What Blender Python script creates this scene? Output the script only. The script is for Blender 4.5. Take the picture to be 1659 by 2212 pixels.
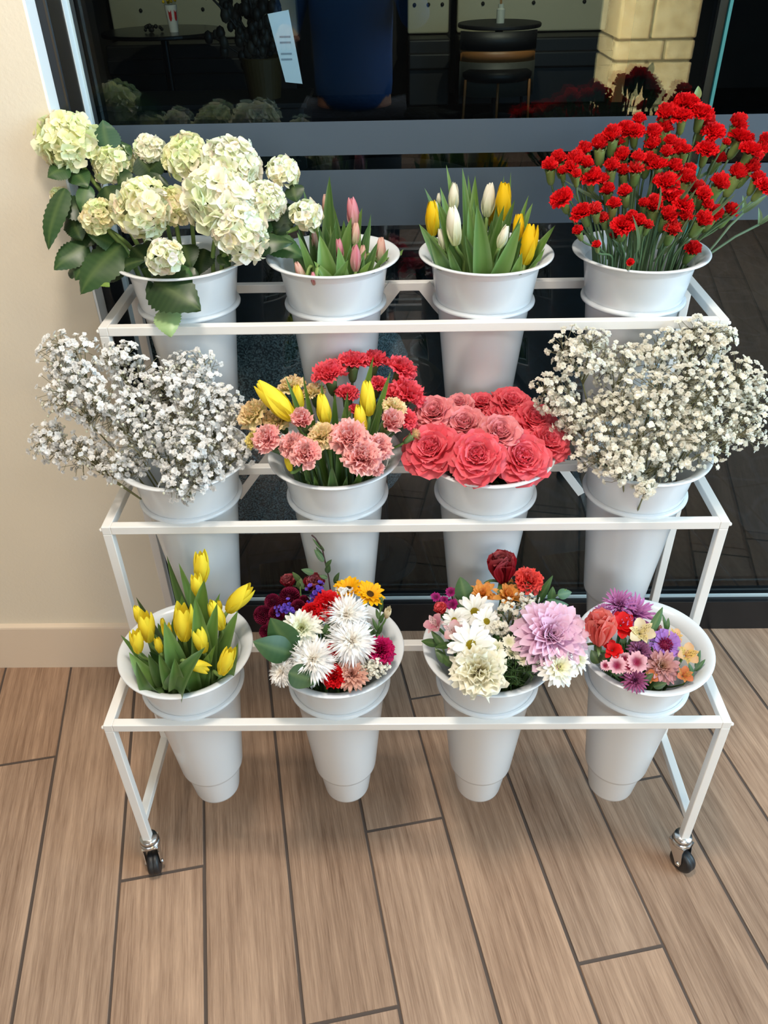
import bpy, math, random
import numpy as np
from mathutils import Vector, Matrix, Quaternion
# ------------------------------------------------------------------ clearing
for o in list(bpy.data.objects): bpy.data.objects.remove(o, do_unlink=True)
SC = bpy.context.scene
COL = SC.collection
PI = math.pi
# ------------------------------------------------------------------ camera
F_PX, W_PX, H_PX = 1723.11, 1659, 2212
CAM = Vector((-0.0255, -0.8215, 1.4335))
cd = bpy.data.cameras.new('camera'); cam = bpy.data.objects.new('camera', cd); COL.objects.link(cam)
cam.location = CAM
cam.rotation_euler = (math.radians(53.7084), math.radians(1.0184), math.radians(0.4366))
cd.sensor_fit = 'AUTO'; cd.sensor_width = 36.0; cd.lens = F_PX*36.0/H_PX
cd.clip_start = 0.02; cd.clip_end = 100
SC.camera = cam
CR = cam.rotation_euler.to_matrix()
# ------------------------------------------------------------------ world, lights, exposure
SC.view_settings.view_transform = 'Standard'
SC.view_settings.look = 'None'
SC.view_settings.exposure = 0.25
SC.view_settings.gamma = 1.0
wd = bpy.data.worlds.new('world'); SC.world = wd; wd.use_nodes = True
bg = wd.node_tree.nodes['Background']
bg.inputs[0].default_value = (0.82, 0.91, 1.0, 1); bg.inputs[1].default_value = 0.30

def area(name, loc, target, sx, sy, power, col):
    l = bpy.data.lights.new(name, 'AREA'); l.shape = 'RECTANGLE'; l.size = sx; l.size_y = sy
    l.energy = power; l.color = col
    o = bpy.data.objects.new(name, l); COL.objects.link(o); o.location = loc
    o.rotation_euler = (Vector(target)-Vector(loc)).to_track_quat('-Z', 'Y').to_euler()
    return o
area('window_daylight', (2.9, -0.75, 1.75), (0.0, 0.1, 0.75), 1.8, 2.0, 86, (0.54, 0.81, 1.0))
area('entrance_daylight', (0.5, -4.6, 2.2), (0.0, 0.3, 0.8), 4.5, 1.5, 100, (0.93, 0.97, 1.0))
area('ceiling_panel_lamp', (-0.15, -0.20, 2.66), (-0.15, -0.15, 0.0), 0.30, 0.30, 26, (1.0, 0.89, 0.76))
area('ceiling_panel_lamp', (0.9, -1.9, 2.66), (0.9, -1.9, 0.0), 0.6, 0.6, 14, (1.0, 0.9, 0.78))
def spot(name, loc, target, power, col, angle, blend=.2, r=.03):
    l = bpy.data.lights.new(name, 'SPOT'); l.energy = power; l.color = col; l.spot_size = math.radians(angle); l.spot_blend = blend; l.shadow_soft_size = r
    o = bpy.data.objects.new(name, l); COL.objects.link(o); o.location = loc
    o.rotation_euler = (Vector(target)-Vector(loc)).to_track_quat('-Z', 'Y').to_euler()
    return o
spot('wall_downlight', (-1.0, -0.15, 2.6), (-0.95, 0.5, 0.9), 13, (1.0, 0.86, 0.68), 75, .7)
spot('pillar_sun_spot', (0.35, -1.75, 0.95), (1.40, -2.70, 0.92), 680, (1.0, 0.82, 0.52), 44, .05, .01)  # unseen spot added in the lobby to stand in for sun on the pillar
spot('dining_fill_spot', (0.9, 5.6, 2.3), (1.2, 7.8, 0.8), 100, (1.0, 0.86, 0.58), 60, .5)  # unseen spot added to brighten the vase table, chair and wide banquette
spot('dining_fill_spot', (-1.6, 5.4, 2.3), (-1.85, 7.6, 0.85), 55, (1.0, 0.86, 0.56), 40, .5)  # second added spot, brightening the banquette behind the paper cup

# ------------------------------------------------------------------ pixel -> place helpers (calibrated camera)
def ray(u, v):
    return (CR @ Vector(((u-W_PX/2)/F_PX, -(v-H_PX/2)/F_PX, -1.0))).normalized()
def at_y(u, v, y):
    d = ray(u, v); return CAM + d*((y-CAM.y)/d.y)
def at_z(u, v, z):
    d = ray(u, v); return CAM + d*((z-CAM.z)/d.z)
VIEW = CR @ Vector((0, 0, -1)); CUP = CR @ Vector((0, 1, 0)); CRIGHT = CR @ Vector((1, 0, 0))
def mpp(p):            # metres per pixel at a point
    return (Vector(p)-CAM).dot(VIEW)/F_PX

# ------------------------------------------------------------------ colours and materials
def lin(c):
    c = c/255.0
    return c/12.92 if c <= 0.04045 else ((c+0.055)/1.055)**2.4
def S(r, g, b): return (lin(r), lin(g), lin(b))
def mix(a, b, t):
    t = max(0.0, min(1.0, t)); return tuple(a[i]*(1-t)+b[i]*t for i in range(3))
MAT = {}
def mat(name, col=(.8, .8, .8), rough=.5, metal=0.0, spec=.5, **kw):
    m = bpy.data.materials.new(name); m.use_nodes = True
    b = m.node_tree.nodes['Principled BSDF']
    b.inputs['Base Color'].default_value = (*col, 1); b.inputs['Roughness'].default_value = rough
    b.inputs['Metallic'].default_value = metal; b.inputs['Specular IOR Level'].default_value = spec
    for k, v in kw.items(): b.inputs[k.replace('_', ' ')].default_value = v
    MAT[name] = m; return m
def petal_mat(name, rough, spec, trans):
    m = bpy.data.materials.new(name); m.use_nodes = True; nt = m.node_tree; n = nt.nodes; L = nt.links
    b = n['Principled BSDF']; out = n['Material Output']
    a = n.new('ShaderNodeAttribute'); a.attribute_name = 'Col'
    b.inputs['Roughness'].default_value = rough; b.inputs['Specular IOR Level'].default_value = spec
    L.new(a.outputs['Color'], b.inputs['Base Color'])
    t = n.new('ShaderNodeBsdfTranslucent'); L.new(a.outputs['Color'], t.inputs['Color'])
    mx = n.new('ShaderNodeMixShader'); mx.inputs[0].default_value = trans
    L.new(b.outputs[0], mx.inputs[1]); L.new(t.outputs[0], mx.inputs[2]); L.new(mx.outputs[0], out.inputs[0])
    return m
M_PETAL = petal_mat('petal', .55, .25, .32)
M_LEAF = petal_mat('leaf', .38, .45, .14)
M_STEM = petal_mat('stem', .5, .3, .0)
M_BUCKET = mat('white_plastic', S(218, 223, 227), .20, 0, .5)
M_FRAME = mat('white_powder_coat', S(232, 230, 226), .32, 0, .5)
M_ZINC = mat('zinc_steel', S(205, 205, 205), .22, 1.0)
M_RUBBER = mat('black_rubber', S(26, 26, 28), .45)
M_BLACKMETAL = mat('black_aluminium', S(20, 21, 24), .28, 0, .5)
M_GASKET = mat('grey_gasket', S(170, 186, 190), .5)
M_DARK = mat('dark_surface', S(24, 24, 27), .5)
M_WALLDARK = mat('dark_wall', S(38, 36, 36), .8)
M_CEIL = mat('ceiling_paint', S(225, 222, 215), .9)

def noise_bump(m, scale, strength, dist=.002, detail=4):
    nt = m.node_tree; b = nt.nodes['Principled BSDF']
    tc = nt.nodes.new('ShaderNodeTexCoord'); no = nt.nodes.new('ShaderNodeTexNoise'); no.inputs['Scale'].default_value = scale; no.inputs['Detail'].default_value = detail
    bp = nt.nodes.new('ShaderNodeBump'); bp.inputs['Strength'].default_value = strength; bp.inputs['Distance'].default_value = dist
    nt.links.new(tc.outputs['Object'], no.inputs['Vector']); nt.links.new(no.outputs['Fac'], bp.inputs['Height']); nt.links.new(bp.outputs[0], b.inputs['Normal'])
    return no
M_WALL = mat('beige_paint', S(222, 213, 194), .75, 0, .3); noise_bump(M_WALL, 180, .25, .0015)
M_TRIM = mat('beige_trim_paint', S(222, 205, 184), .5, 0, .4)

def ramp_noise(name, c1, c2, scale, rough, lo=.35, hi=.65, detail=3, bump=0.0):
    m = mat(name, c1, rough); nt = m.node_tree; b = nt.nodes['Principled BSDF']
    tc = nt.nodes.new('ShaderNodeTexCoord'); no = nt.nodes.new('ShaderNodeTexNoise'); no.inputs['Scale'].default_value = scale; no.inputs['Detail'].default_value = detail
    r = nt.nodes.new('ShaderNodeValToRGB'); r.color_ramp.elements[0].position = lo; r.color_ramp.elements[1].position = hi
    r.color_ramp.elements[0].color = (*c1, 1); r.color_ramp.elements[1].color = (*c2, 1)
    nt.links.new(tc.outputs['Object'], no.inputs['Vector']); nt.links.new(no.outputs['Fac'], r.inputs[0]); nt.links.new(r.outputs[0], b.inputs['Base Color'])
    if bump:
        bp = nt.nodes.new('ShaderNodeBump'); bp.inputs['Strength'].default_value = bump; bp.inputs['Distance'].default_value = .01
        nt.links.new(no.outputs['Fac'], bp.inputs['Height']); nt.links.new(bp.outputs[0], b.inputs['Normal'])
    return m
M_BOUCLE = ramp_noise('grey_boucle', S(30, 38, 42), S(150, 164, 166), 260, .9, .40, .68, 2, .6)
M_STONE = ramp_noise('split_limestone', S(196, 180, 140), S(226, 214, 178), 14, .9, .3, .7, 6, .9)
M_BEIGESEAT = mat('beige_leather', S(196, 188, 160), .5)
M_OAK = mat('oak_band', S(150, 96, 50), .45)
M_PAPER = mat('white_paper', S(205, 208, 214), .8)
M_GOLD = mat('bronze_ceramic', S(86, 66, 36), .45)

# wood-look porcelain planks: grain runs along the plank (UV.x), tone per plank from colour attribute
def floor_mat():
    m = bpy.data.materials.new('wood_look_porcelain'); m.use_nodes = True; nt = m.node_tree; n = nt.nodes; L = nt.links
    b = n['Principled BSDF']; b.inputs['Roughness'].default_value = .42; b.inputs['Specular IOR Level'].default_value = .4
    uv = n.new('ShaderNodeUVMap'); uv.uv_map = 'UVMap'
    def noise(sx, sy, detail, rough=.6, dist=0.0):
        mp = n.new('ShaderNodeMapping'); mp.inputs['Scale'].default_value = (sx, sy, 1)
        no = n.new('ShaderNodeTexNoise'); no.inputs['Scale'].default_value = 1.0; no.inputs['Detail'].default_value = detail
        no.inputs['Roughness'].default_value = rough; no.inputs['Distortion'].default_value = dist
        L.new(uv.outputs[0], mp.inputs[0]); L.new(mp.outputs[0], no.inputs['Vector']); return no
    fine = noise(14, 330, 5, .65, .3); broad = noise(2.6, 30, 4, .55, .4); cloud = noise(2.2, 7, 3)
    wv = n.new('ShaderNodeTexWave'); wv.bands_direction = 'Y'; mp = n.new('ShaderNodeMapping'); mp.inputs['Scale'].default_value = (1.3, 16, 1)
    wv.inputs['Scale'].default_value = 1.0; wv.inputs['Distortion'].default_value = 7.0; wv.inputs['Detail'].default_value = 2; wv.inputs['Detail Scale'].default_value = .7
    L.new(uv.outputs[0], mp.inputs[0]); L.new(mp.outputs[0], wv.inputs['Vector'])
    r1 = n.new('ShaderNodeValToRGB'); e = r1.color_ramp.elements
    e[0].position = .33; e[0].color = (*S(117, 89, 70), 1); e[1].position = .68; e[1].color = (*S(196, 164, 138), 1)
    def add(a, bb, fa, fb):
        x = n.new('ShaderNodeMath'); x.operation = 'MULTIPLY'; x.inputs[1].default_value = fa; L.new(a, x.inputs[0])
        y = n.new('ShaderNodeMath'); y.operation = 'MULTIPLY_ADD'; y.inputs[1].default_value = fb; L.new(bb, y.inputs[0]); L.new(x.outputs[0], y.inputs[2]); return y.outputs[0]
    s = add(fine.outputs['Fac'], broad.outputs['Fac'], .42, .34)
    s = add(s, wv.outputs['Fac'], 1.0, .055); s = add(s, cloud.outputs['Fac'], 1.0, .19)
    L.new(s, r1.inputs[0])
    at = n.new('ShaderNodeAttribute'); at.attribute_name = 'Col'
    mm = n.new('ShaderNodeMix'); mm.data_type = 'RGBA'; mm.blend_type = 'MULTIPLY'; mm.inputs[0].default_value = 1.0
    L.new(r1.outputs[0], mm.inputs[6]); L.new(at.outputs['Color'], mm.inputs[7]); L.new(mm.outputs[2], b.inputs['Base Color'])
    bp = n.new('ShaderNodeBump'); bp.inputs['Strength'].default_value = .18; bp.inputs['Distance'].default_value = .001
    L.new(fine.outputs['Fac'], bp.inputs['Height']); L.new(bp.outputs[0], b.inputs['Normal'])
    return m
M_FLOOR = floor_mat()
M_GROUT = mat('grey_brown_grout', S(84, 72, 65), .9)

def carpet_mat():
    m = mat('dark_patterned_carpet', S(26, 28, 30), .95, 0, .1); nt = m.node_tree; n = nt.nodes; L = nt.links; b = n['Principled BSDF']
    tc = n.new('ShaderNodeTexCoord')
    vo = n.new('ShaderNodeTexVoronoi'); vo.feature = 'DISTANCE_TO_EDGE'; vo.inputs['Scale'].default_value = 6.5
    no = n.new('ShaderNodeTexNoise'); no.inputs['Scale'].default_value = 5
    mx = n.new('ShaderNodeMix'); mx.data_type = 'VECTOR'; mx.inputs[0].default_value = .12
    L.new(tc.outputs['Object'], no.inputs['Vector']); L.new(tc.outputs['Object'], mx.inputs[4]); L.new(no.outputs['Color'], mx.inputs[5]); L.new(mx.outputs[1], vo.inputs['Vector'])
    r = n.new('ShaderNodeValToRGB'); r.color_ramp.elements[0].position = .02; r.color_ramp.elements[0].color = (*S(33, 38, 43), 1)
    r.color_ramp.elements[1].position = .07; r.color_ramp.elements[1].color = (*S(22, 25, 29), 1)
    L.new(vo.outputs['Distance'], r.inputs[0])
    br = n.new('ShaderNodeTexBrick'); br.inputs['Scale'].default_value = 1.0; br.inputs['Brick Width'].default_value = 1.0; br.inputs['Row Height'].default_value = .25
    br.inputs['Mortar Size'].default_value = .004; br.inputs['Color1'].default_value = (1, 1, 1, 1); br.inputs['Color2'].default_value = (.86, .86, .88, 1); br.inputs['Mortar'].default_value = (.3, .3, .3, 1)
    mp = n.new('ShaderNodeMapping'); mp.inputs['Rotation'].default_value = (0, 0, math.radians(78)); L.new(tc.outputs['Object'], mp.inputs[0]); L.new(mp.outputs[0], br.inputs['Vector'])
    mm = n.new('ShaderNodeMix'); mm.data_type = 'RGBA'; mm.blend_type = 'MULTIPLY'; mm.inputs[0].default_value = 1
    L.new(r.outputs[0], mm.inputs[6]); L.new(br.outputs['Color'], mm.inputs[7]); L.new(mm.outputs[2], b.inputs['Base Color'])
    return m
M_CARPET = carpet_mat()

def glass_mat(name, tint, f0):
    m = bpy.data.materials.new(name); m.use_nodes = True; nt = m.node_tree; n = nt.nodes; L = nt.links
    n.remove(n['Principled BSDF']); out = n['Material Output']
    t = n.new('ShaderNodeBsdfTransparent'); t.inputs[0].default_value = (*tint, 1)
    g = n.new('ShaderNodeBsdfGlossy'); g.inputs['Roughness'].default_value = 0.0; g.inputs[0].default_value = (.95, .98, 1, 1)
    ge = n.new('ShaderNodeNewGeometry'); dot = n.new('ShaderNodeVectorMath'); dot.operation = 'DOT_PRODUCT'
    L.new(ge.outputs['Incoming'], dot.inputs[0]); L.new(ge.outputs['Normal'], dot.inputs[1])
    def mth(op, a, bv):
        x = n.new('ShaderNodeMath'); x.operation = op
        if a is not None: L.new(a, x.inputs[0])
        if isinstance(bv, float): x.inputs[1].default_value = bv
        return x
    ab = mth('ABSOLUTE', dot.outputs['Value'], 0.0)
    om = n.new('ShaderNodeMath'); om.operation = 'SUBTRACT'; om.inputs[0].default_value = 1.0; L.new(ab.outputs[0], om.inputs[1])
    pw = mth('POWER', om.outputs[0], 5.0)
    ma = n.new('ShaderNodeMath'); ma.operation = 'MULTIPLY_ADD'; ma.inputs[1].default_value = 1-f0; ma.inputs[2].default_value = f0; L.new(pw.outputs[0], ma.inputs[0])
    mx = n.new('ShaderNodeMixShader'); L.new(ma.outputs[0], mx.inputs[0]); L.new(t.outputs[0], mx.inputs[1]); L.new(g.outputs[0], mx.inputs[2]); L.new(mx.outputs[0], out.inputs[0])
    return m
M_GLASS = glass_mat('window_glass', (.76, .86, .90), .055)
M_CLEAR = glass_mat('clear_film', (.93, .95, .95), .07)
def film_mat():
    m = mat('frosted_film', S(70, 83, 95), .55, 0, .3); nt = m.node_tree; n = nt.nodes; L = nt.links
    b = n['Principled BSDF']; out = n['Material Output']; t = n.new('ShaderNodeBsdfTransparent'); mx = n.new('ShaderNodeMixShader'); mx.inputs[0].default_value = .93
    L.new(t.outputs[0], mx.inputs[1]); L.new(b.outputs[0], mx.inputs[2]); L.new(mx.outputs[0], out.inputs[0]); return m
M_FILM = film_mat()
M_SEAGREEN = mat('polished_glass_edge', S(44, 118, 122), .2)

# ------------------------------------------------------------------ mesh building
class MB:
    def __init__(s): s.v = []; s.f = []; s.c = []
    def add(s, verts, faces, cols):
        o = len(s.v); s.v.extend(verts); s.f.extend([tuple(i+o for i in q) for q in faces])
        if isinstance(cols, tuple): s.c.extend([cols]*len(verts))
        else: s.c.extend(cols)
    def box(s, a, b, col=(1, 1, 1)):
        x0, y0, z0 = a; x1, y1, z1 = b
        s.add([(x0, y0, z0), (x1, y0, z0), (x1, y1, z0), (x0, y1, z0), (x0, y0, z1), (x1, y0, z1), (x1, y1, z1), (x0, y1, z1)],
              [(0, 3, 2, 1), (4, 5, 6, 7), (0, 1, 5, 4), (1, 2, 6, 5), (2, 3, 7, 6), (3, 0, 4, 7)], col)
    def lathe(s, prof, seg=48, col=(1, 1, 1), close=False):
        V = []; n = len(prof)
        for (r, z) in prof:
            for k in range(seg):
                a = 2*PI*k/seg; V.append((r*math.cos(a), r*math.sin(a), z))
        Fc = []
        for j in range(n-1):
            for k in range(seg):
                k2 = (k+1) % seg; Fc.append((j*seg+k, j*seg+k2, (j+1)*seg+k2, (j+1)*seg+k))
        s.add(V, Fc, col)
    def tube(s, pts, rad, seg=6, col=(1, 1, 1), cap=True):
        pts = [Vector(p) for p in pts]; n = len(pts)
        if not hasattr(rad, '__len__'): rad = [rad]*n
        cols = col if isinstance(col, list) else [col]*n
        V = []; C = []; up = Vector((0.31, 0.87, 0.38))
        for i, p in enumerate(pts):
            t = (pts[min(i+1, n-1)]-pts[max(i-1, 0)])
            t = t.normalized() if t.length > 1e-9 else Vector((0, 0, 1))
            a = t.cross(up)
            if a.length < .05: a = t.cross(Vector((1, 0, 0)))
            a.normalize(); b = t.cross(a)
            for k in range(seg):
                w = 2*PI*k/seg; V.append(tuple(p+(a*math.cos(w)+b*math.sin(w))*rad[i])); C.append(cols[i])
        Fc = []
        for i in range(n-1):
            for k in range(seg):
                k2 = (k+1) % seg; Fc.append((i*seg+k, i*seg+k2, (i+1)*seg+k2, (i+1)*seg+k))
        if cap: Fc.append(tuple(range(seg))[::-1]); Fc.append(tuple((n-1)*seg+k for k in range(seg)))
        s.add(V, Fc, C)
    def ball(s, c, r, col, seg=8, rings=5, sq=(1, 1, 1)):
        V = []; Fc = []
        for j in range(rings+1):
            th = PI*j/rings
            for k in range(seg):
                a = 2*PI*k/seg; V.append((c[0]+r*sq[0]*math.sin(th)*math.cos(a), c[1]+r*sq[1]*math.sin(th)*math.sin(a), c[2]+r*sq[2]*math.cos(th)))
        for j in range(rings):
            for k in range(seg):
                k2 = (k+1) % seg; Fc.append((j*seg+k, (j+1)*seg+k, (j+1)*seg+k2, j*seg+k2))
        s.add(V, Fc, col)
    def petal(s, L, W, prof, a0, a1, az, cup=0.0, nu=4, nv=5, r0=0.0, z0=0.0, col=None, ruf=0.0, rf=3.0, ph=0.0, fr=0.0, rnd=None, curl=0.0, twist=0.0):
        V = []; C = []; r = r0; z = z0; ca, sa = math.cos(az), math.sin(az)
        jit = [rnd.uniform(-1, 1) for _ in range(nu+1)] if (rnd and fr) else [0]*(nu+1)
        for j in range(nv+1):
            q = j/nv; ang = a0+(a1-a0)*q + curl*max(0, q-.6)**2*6
            if j: r += L/nv*math.sin(ang); z += L/nv*math.cos(ang)
            w = W*prof(q)
            for i in range(nu+1):
                t = 2*i/nu-1
                x = t*w; off = cup*w*t*t + ruf*q*q*math.sin(rf*t*PI+ph)
                ext = fr*q**4*jit[i]
                rr = r - off*math.cos(ang) + ext*math.sin(ang); zz = z + off*math.sin(ang) + ext*math.cos(ang)
                if twist: x, rr = x*math.cos(twist*q)-(0)*math.sin(twist*q), rr+x*math.sin(twist*q)*.6
                V.append((rr*ca-x*sa, rr*sa+x*ca, zz)); C.append(col(q, t) if callable(col) else col)
        n1 = nu+1
        s.add(V, [(j*n1+i, j*n1+i+1, (j+1)*n1+i+1, (j+1)*n1+i) for j in range(nv) for i in range(nu)], C)
    def insert(s, other, M):
        s.add([tuple(M @ Vector(p)) for p in other.v], other.f, list(other.c))
    def mesh(s, name, m, smooth=True):
        me = bpy.data.meshes.new(name); me.from_pydata([tuple(p) for p in s.v], [], s.f)
        a = me.color_attributes.new('Col', 'FLOAT_COLOR', 'POINT')
        a.data.foreach_set('color', np.array([(*c, 1.0) for c in s.c], dtype=np.float32).ravel())
        if smooth: me.polygons.foreach_set('use_smooth', [True]*len(me.polygons))
        if m: me.materials.append(m)
        me.update(); return me
    def obj(s, name, m, parent=None, loc=None, smooth=True):
        o = bpy.data.objects.new(name, s.mesh(name, m, smooth)); COL.objects.link(o)
        if parent: o.parent = parent
        if loc is not None: o.location = loc
        return o
def bevel(o, w, seg=2):
    md = o.modifiers.new('bevel', 'BEVEL'); md.width = w; md.segments = seg; md.limit_method = 'ANGLE'
    for p in o.data.polygons: p.use_smooth = False
    return o
def thing(name, label, cat, loc, group=None):
    o = bpy.data.objects.new(name, None); COL.objects.link(o); o.location = loc; o.empty_display_size = .02
    return tag(o, label, cat, group)
def tag(o, label, cat, group=None):
    o['label'] = label; o['category'] = cat
    if group: o['group'] = group
    return o
def struct(o): o['kind'] = 'structure'; return o
def place(name, me, parent, M):
    o = bpy.data.objects.new(name, me); COL.objects.link(o); o.parent = parent; o.matrix_local = M; return o
def aim(axis, spin=0.0):
    return (Vector(axis).to_track_quat('Z', 'Y') @ Quaternion((0, 0, 1), spin)).to_matrix().to_4x4()
def bez(a, b, c, n):
    return [a*(1-t)**2+b*2*t*(1-t)+c*t*t for t in [i/n for i in range(n+1)]]

# ------------------------------------------------------------------ setting
YW, YF, YG, XW = 0.5196, 0.622, 0.648, -0.5521      # wall face, frame face, glass, wall corner
def simple(name, a, b, m, bw=0.0):
    mb = MB(); mb.box(a, b); o = mb.obj(name, m, smooth=False); struct(o)
    if bw: bevel(o, bw)
    return o
# floor: one mesh, planks on a grout bed
def build_floor():
    mb = MB(); bed = MB(); bed.box((-5, -5.2, -.05), (4.5, 0.66, -.0015))
    fl = bed.obj('floor', M_GROUT, smooth=False); struct(fl)
    ang = math.radians(11.3); d = Vector((-math.sin(ang), math.cos(ang))); nrm = Vector((math.cos(ang), math.sin(ang)))
    pitch, gap, LEN = .1565, .0066, 1.19
    o0 = Vector((-0.664, -0.271)); rnd = random.Random(4)
    V = []; Fc = []; uvs = []; cs = []
    seam = {0: .235, 1: None, 2: -.015, 3: None, 4: -.26, 5: .085, 6: .418, 7: -.163, 8: .18, -1: .235}
    for k in range(-28, 34):
        p0 = o0 + nrm*(pitch*(k-1))
        yb = seam.get(k)
        if yb is None: yb = rnd.uniform(.55, .9) if k in (1, 3) else rnd.uniform(-.6, .6)
        c = p0 + nrm*(pitch*.5); t0 = (yb-c.y)/d.y
        for j in range(-6, 3):
            ta, tb = t0+LEN*j, t0+LEN*(j+1)
            q = [p0+nrm*gap*.5+d*(ta+gap*.5), p0+nrm*(pitch-gap*.5)+d*(ta+gap*.5), p0+nrm*(pitch-gap*.5)+d*(tb-gap*.5), p0+nrm*gap*.5+d*(tb-gap*.5)]
            if max(x.y for x in q) < -5 or min(x.y for x in q) > .645: continue
            if max(x.x for x in q) < -4.8 or min(x.x for x in q) > 4.3: continue
            if min(x.y for x in q) > .5 : continue
            o = len(V); e = .0012
            V += [(x.x, x.y, 0) for x in q]
            ctr = sum(q, Vector((0, 0)))/4
            V += [(x.x+(x.x-ctr.x)*e*6, x.y, -.0015) for x in q]
            Fc += [(o, o+1, o+2, o+3)]+[(o+i, o+4+i, o+4+(i+1) % 4, o+(i+1) % 4) for i in range(4)]
            ou, ov = rnd.uniform(0, 50), rnd.uniform(0, 50); tn = rnd.uniform(.82, 1.06); tint = rnd.uniform(-.025, .025)
            uvl = [(ou+ta, ov), (ou+ta, ov+pitch), (ou+tb, ov+pitch), (ou+tb, ov)]
            uvs.append(uvl*2); cs += [(tn*(1+tint), tn, tn*(1-tint))]*8
    me = bpy.data.meshes.new('planks'); me.from_pydata(V, [], Fc)
    ul = me.uv_layers.new(name='UVMap'); flat = [u for q in uvs for u in q]
    for lp in me.loops: ul.data[lp.index].uv = flat[lp.vertex_index]
    a = me.color_attributes.new('Col', 'FLOAT_COLOR', 'POINT'); a.data.foreach_set('color', np.array([(*c, 1.0) for c in cs], dtype=np.float32).ravel())
    me.materials.append(M_FLOOR)
    # planks join the bed: same object
    o = bpy.data.objects.new('floor_plank', me); COL.objects.link(o); o.parent = fl
build_floor()
simple('wall_left', (-4.8, YW, 0), (XW, YF+.03, 2.7), M_WALL)
o = simple('trim_1', (XW, YW+.001, 0), (XW+.004, .557, 2.7), mat('white_corner_trim', S(226, 232, 236), .5))
def baseboard():
    mb = MB(); yb, h = .5076, .1324
    prof = [(YW+.002, 0), (yb, 0), (yb, h-.004), (yb+.0012, h), (YW-.001, h+.0035), (YW+.002, h+.0035)]
    V = [(-4.8, y, z) for y, z in prof]+[(XW-.0005, y, z) for y, z in prof]; n = len(prof)
    mb.add(V, [(i, i+n, (i+1) % n+n, (i+1) % n) for i in range(n)]+[tuple(range(n))[::-1], tuple(range(n, 2*n))], (1, 1, 1))
    struct(mb.obj('baseboard_left', M_TRIM, smooth=False))
baseboard()
# window wall: black frame, sill, double glass with frosted bands
def window():
    w = bpy.data.objects.new('window_1', None); COL.objects.link(w); w.location = (0, YF, 0); struct(w)
    loc = Vector((0, YF, 0))
    def bxp(name, a, b, m, bw=0.0015):
        mb = MB(); mb.box(tuple(Vector(a)-loc), tuple(Vector(b)-loc)); o = mb.obj(name, m, w, smooth=False)
        if bw: bevel(o, bw)
        return o
    bxp('frame_jamb', (XW+.001, .557, 0), (-.5327, YF+.06, 2.7), M_BLACKMETAL, .004)
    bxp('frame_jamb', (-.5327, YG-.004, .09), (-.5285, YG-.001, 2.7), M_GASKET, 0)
    bxp('frame_jamb', (-.5327, YF+.001, .0915), (-.5315, YG-.004, 2.4), mat('painted_jamb_reflection', S(206, 220, 226), .4), 0)  # pale box lining the jamb; its colour paints light reflected off the black side
    bxp('sill', (-.5327, YF, 0), (4.3, YF+.06, .0915), M_BLACKMETAL)
    bxp('gasket', (-.5327, YG-.008, .0915), (4.3, YG-.002, .0975), M_GASKET, 0)
    bxp('head_rail', (XW, YF, 2.4), (4.3, YF+.06, 2.7), M_BLACKMETAL)
    for nm, x0, x1, dy in (('glass_pane', -.5327, .4985, 0), ('glass_pane', .5035, 4.3, .004)):
        for k, yy in enumerate((YG+dy, YG+.018+dy)):
            mb = MB(); mb.add([(x0, yy-YF, .0975), (x1, yy-YF, .0975), (x1, yy-YF, 2.4), (x0, yy-YF, 2.4)], [(0, 1, 2, 3)], (1, 1, 1))
            mb.obj(nm, M_GLASS, w, smooth=False)
    bxp('glass_edge', (.4985, YG-.001, .0975), (.5035, YG+.02, 2.4), M_SEAGREEN, 0)
    bxp('edge_seal', (.4850, YG+.004, .0975), (.4980, YG+.016, 2.4), M_BLACKMETAL, 0)
    for z0, z1 in ((1.1175, 1.1705), (.9975, 1.0935)):
        for x0, x1 in ((-.5327, .4985), (.5035, 4.3)):
            mb = MB(); mb.box((x0, YG-.0013-YF, z0), (x1, YG-.0006-YF, z1)); mb.obj('frosted_band', M_FILM, w, smooth=False)
window()
# dining room beyond the glass and the lobby behind the camera
simple('floor_carpet', (-4.8, YF+.06, -.05), (4.8, 9.2, 0.0), M_CARPET)
simple('wall_back', (-4.8, 8.6, 0), (4.8, 8.7, 2.7), M_WALLDARK)
simple('wall_dining_left', (-4.9, YF+.03, 0), (-4.8, 8.7, 2.7), M_WALLDARK)
simple('wall_dining_right', (4.8, YF+.03, 0), (4.9, 8.7, 2.7), M_WALLDARK)
simple('ceiling', (-4.9, -5.2, 2.7), (4.9, 8.7, 2.8), M_CEIL)
simple('wall_front', (-4.8, -5.2, 0), (4.3, -5.1, 1.35), M_WALLDARK)
simple('wall_lobby_left', (-4.85, -5.2, 0), (-4.75, YW, 2.7), M_WALL)

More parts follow.
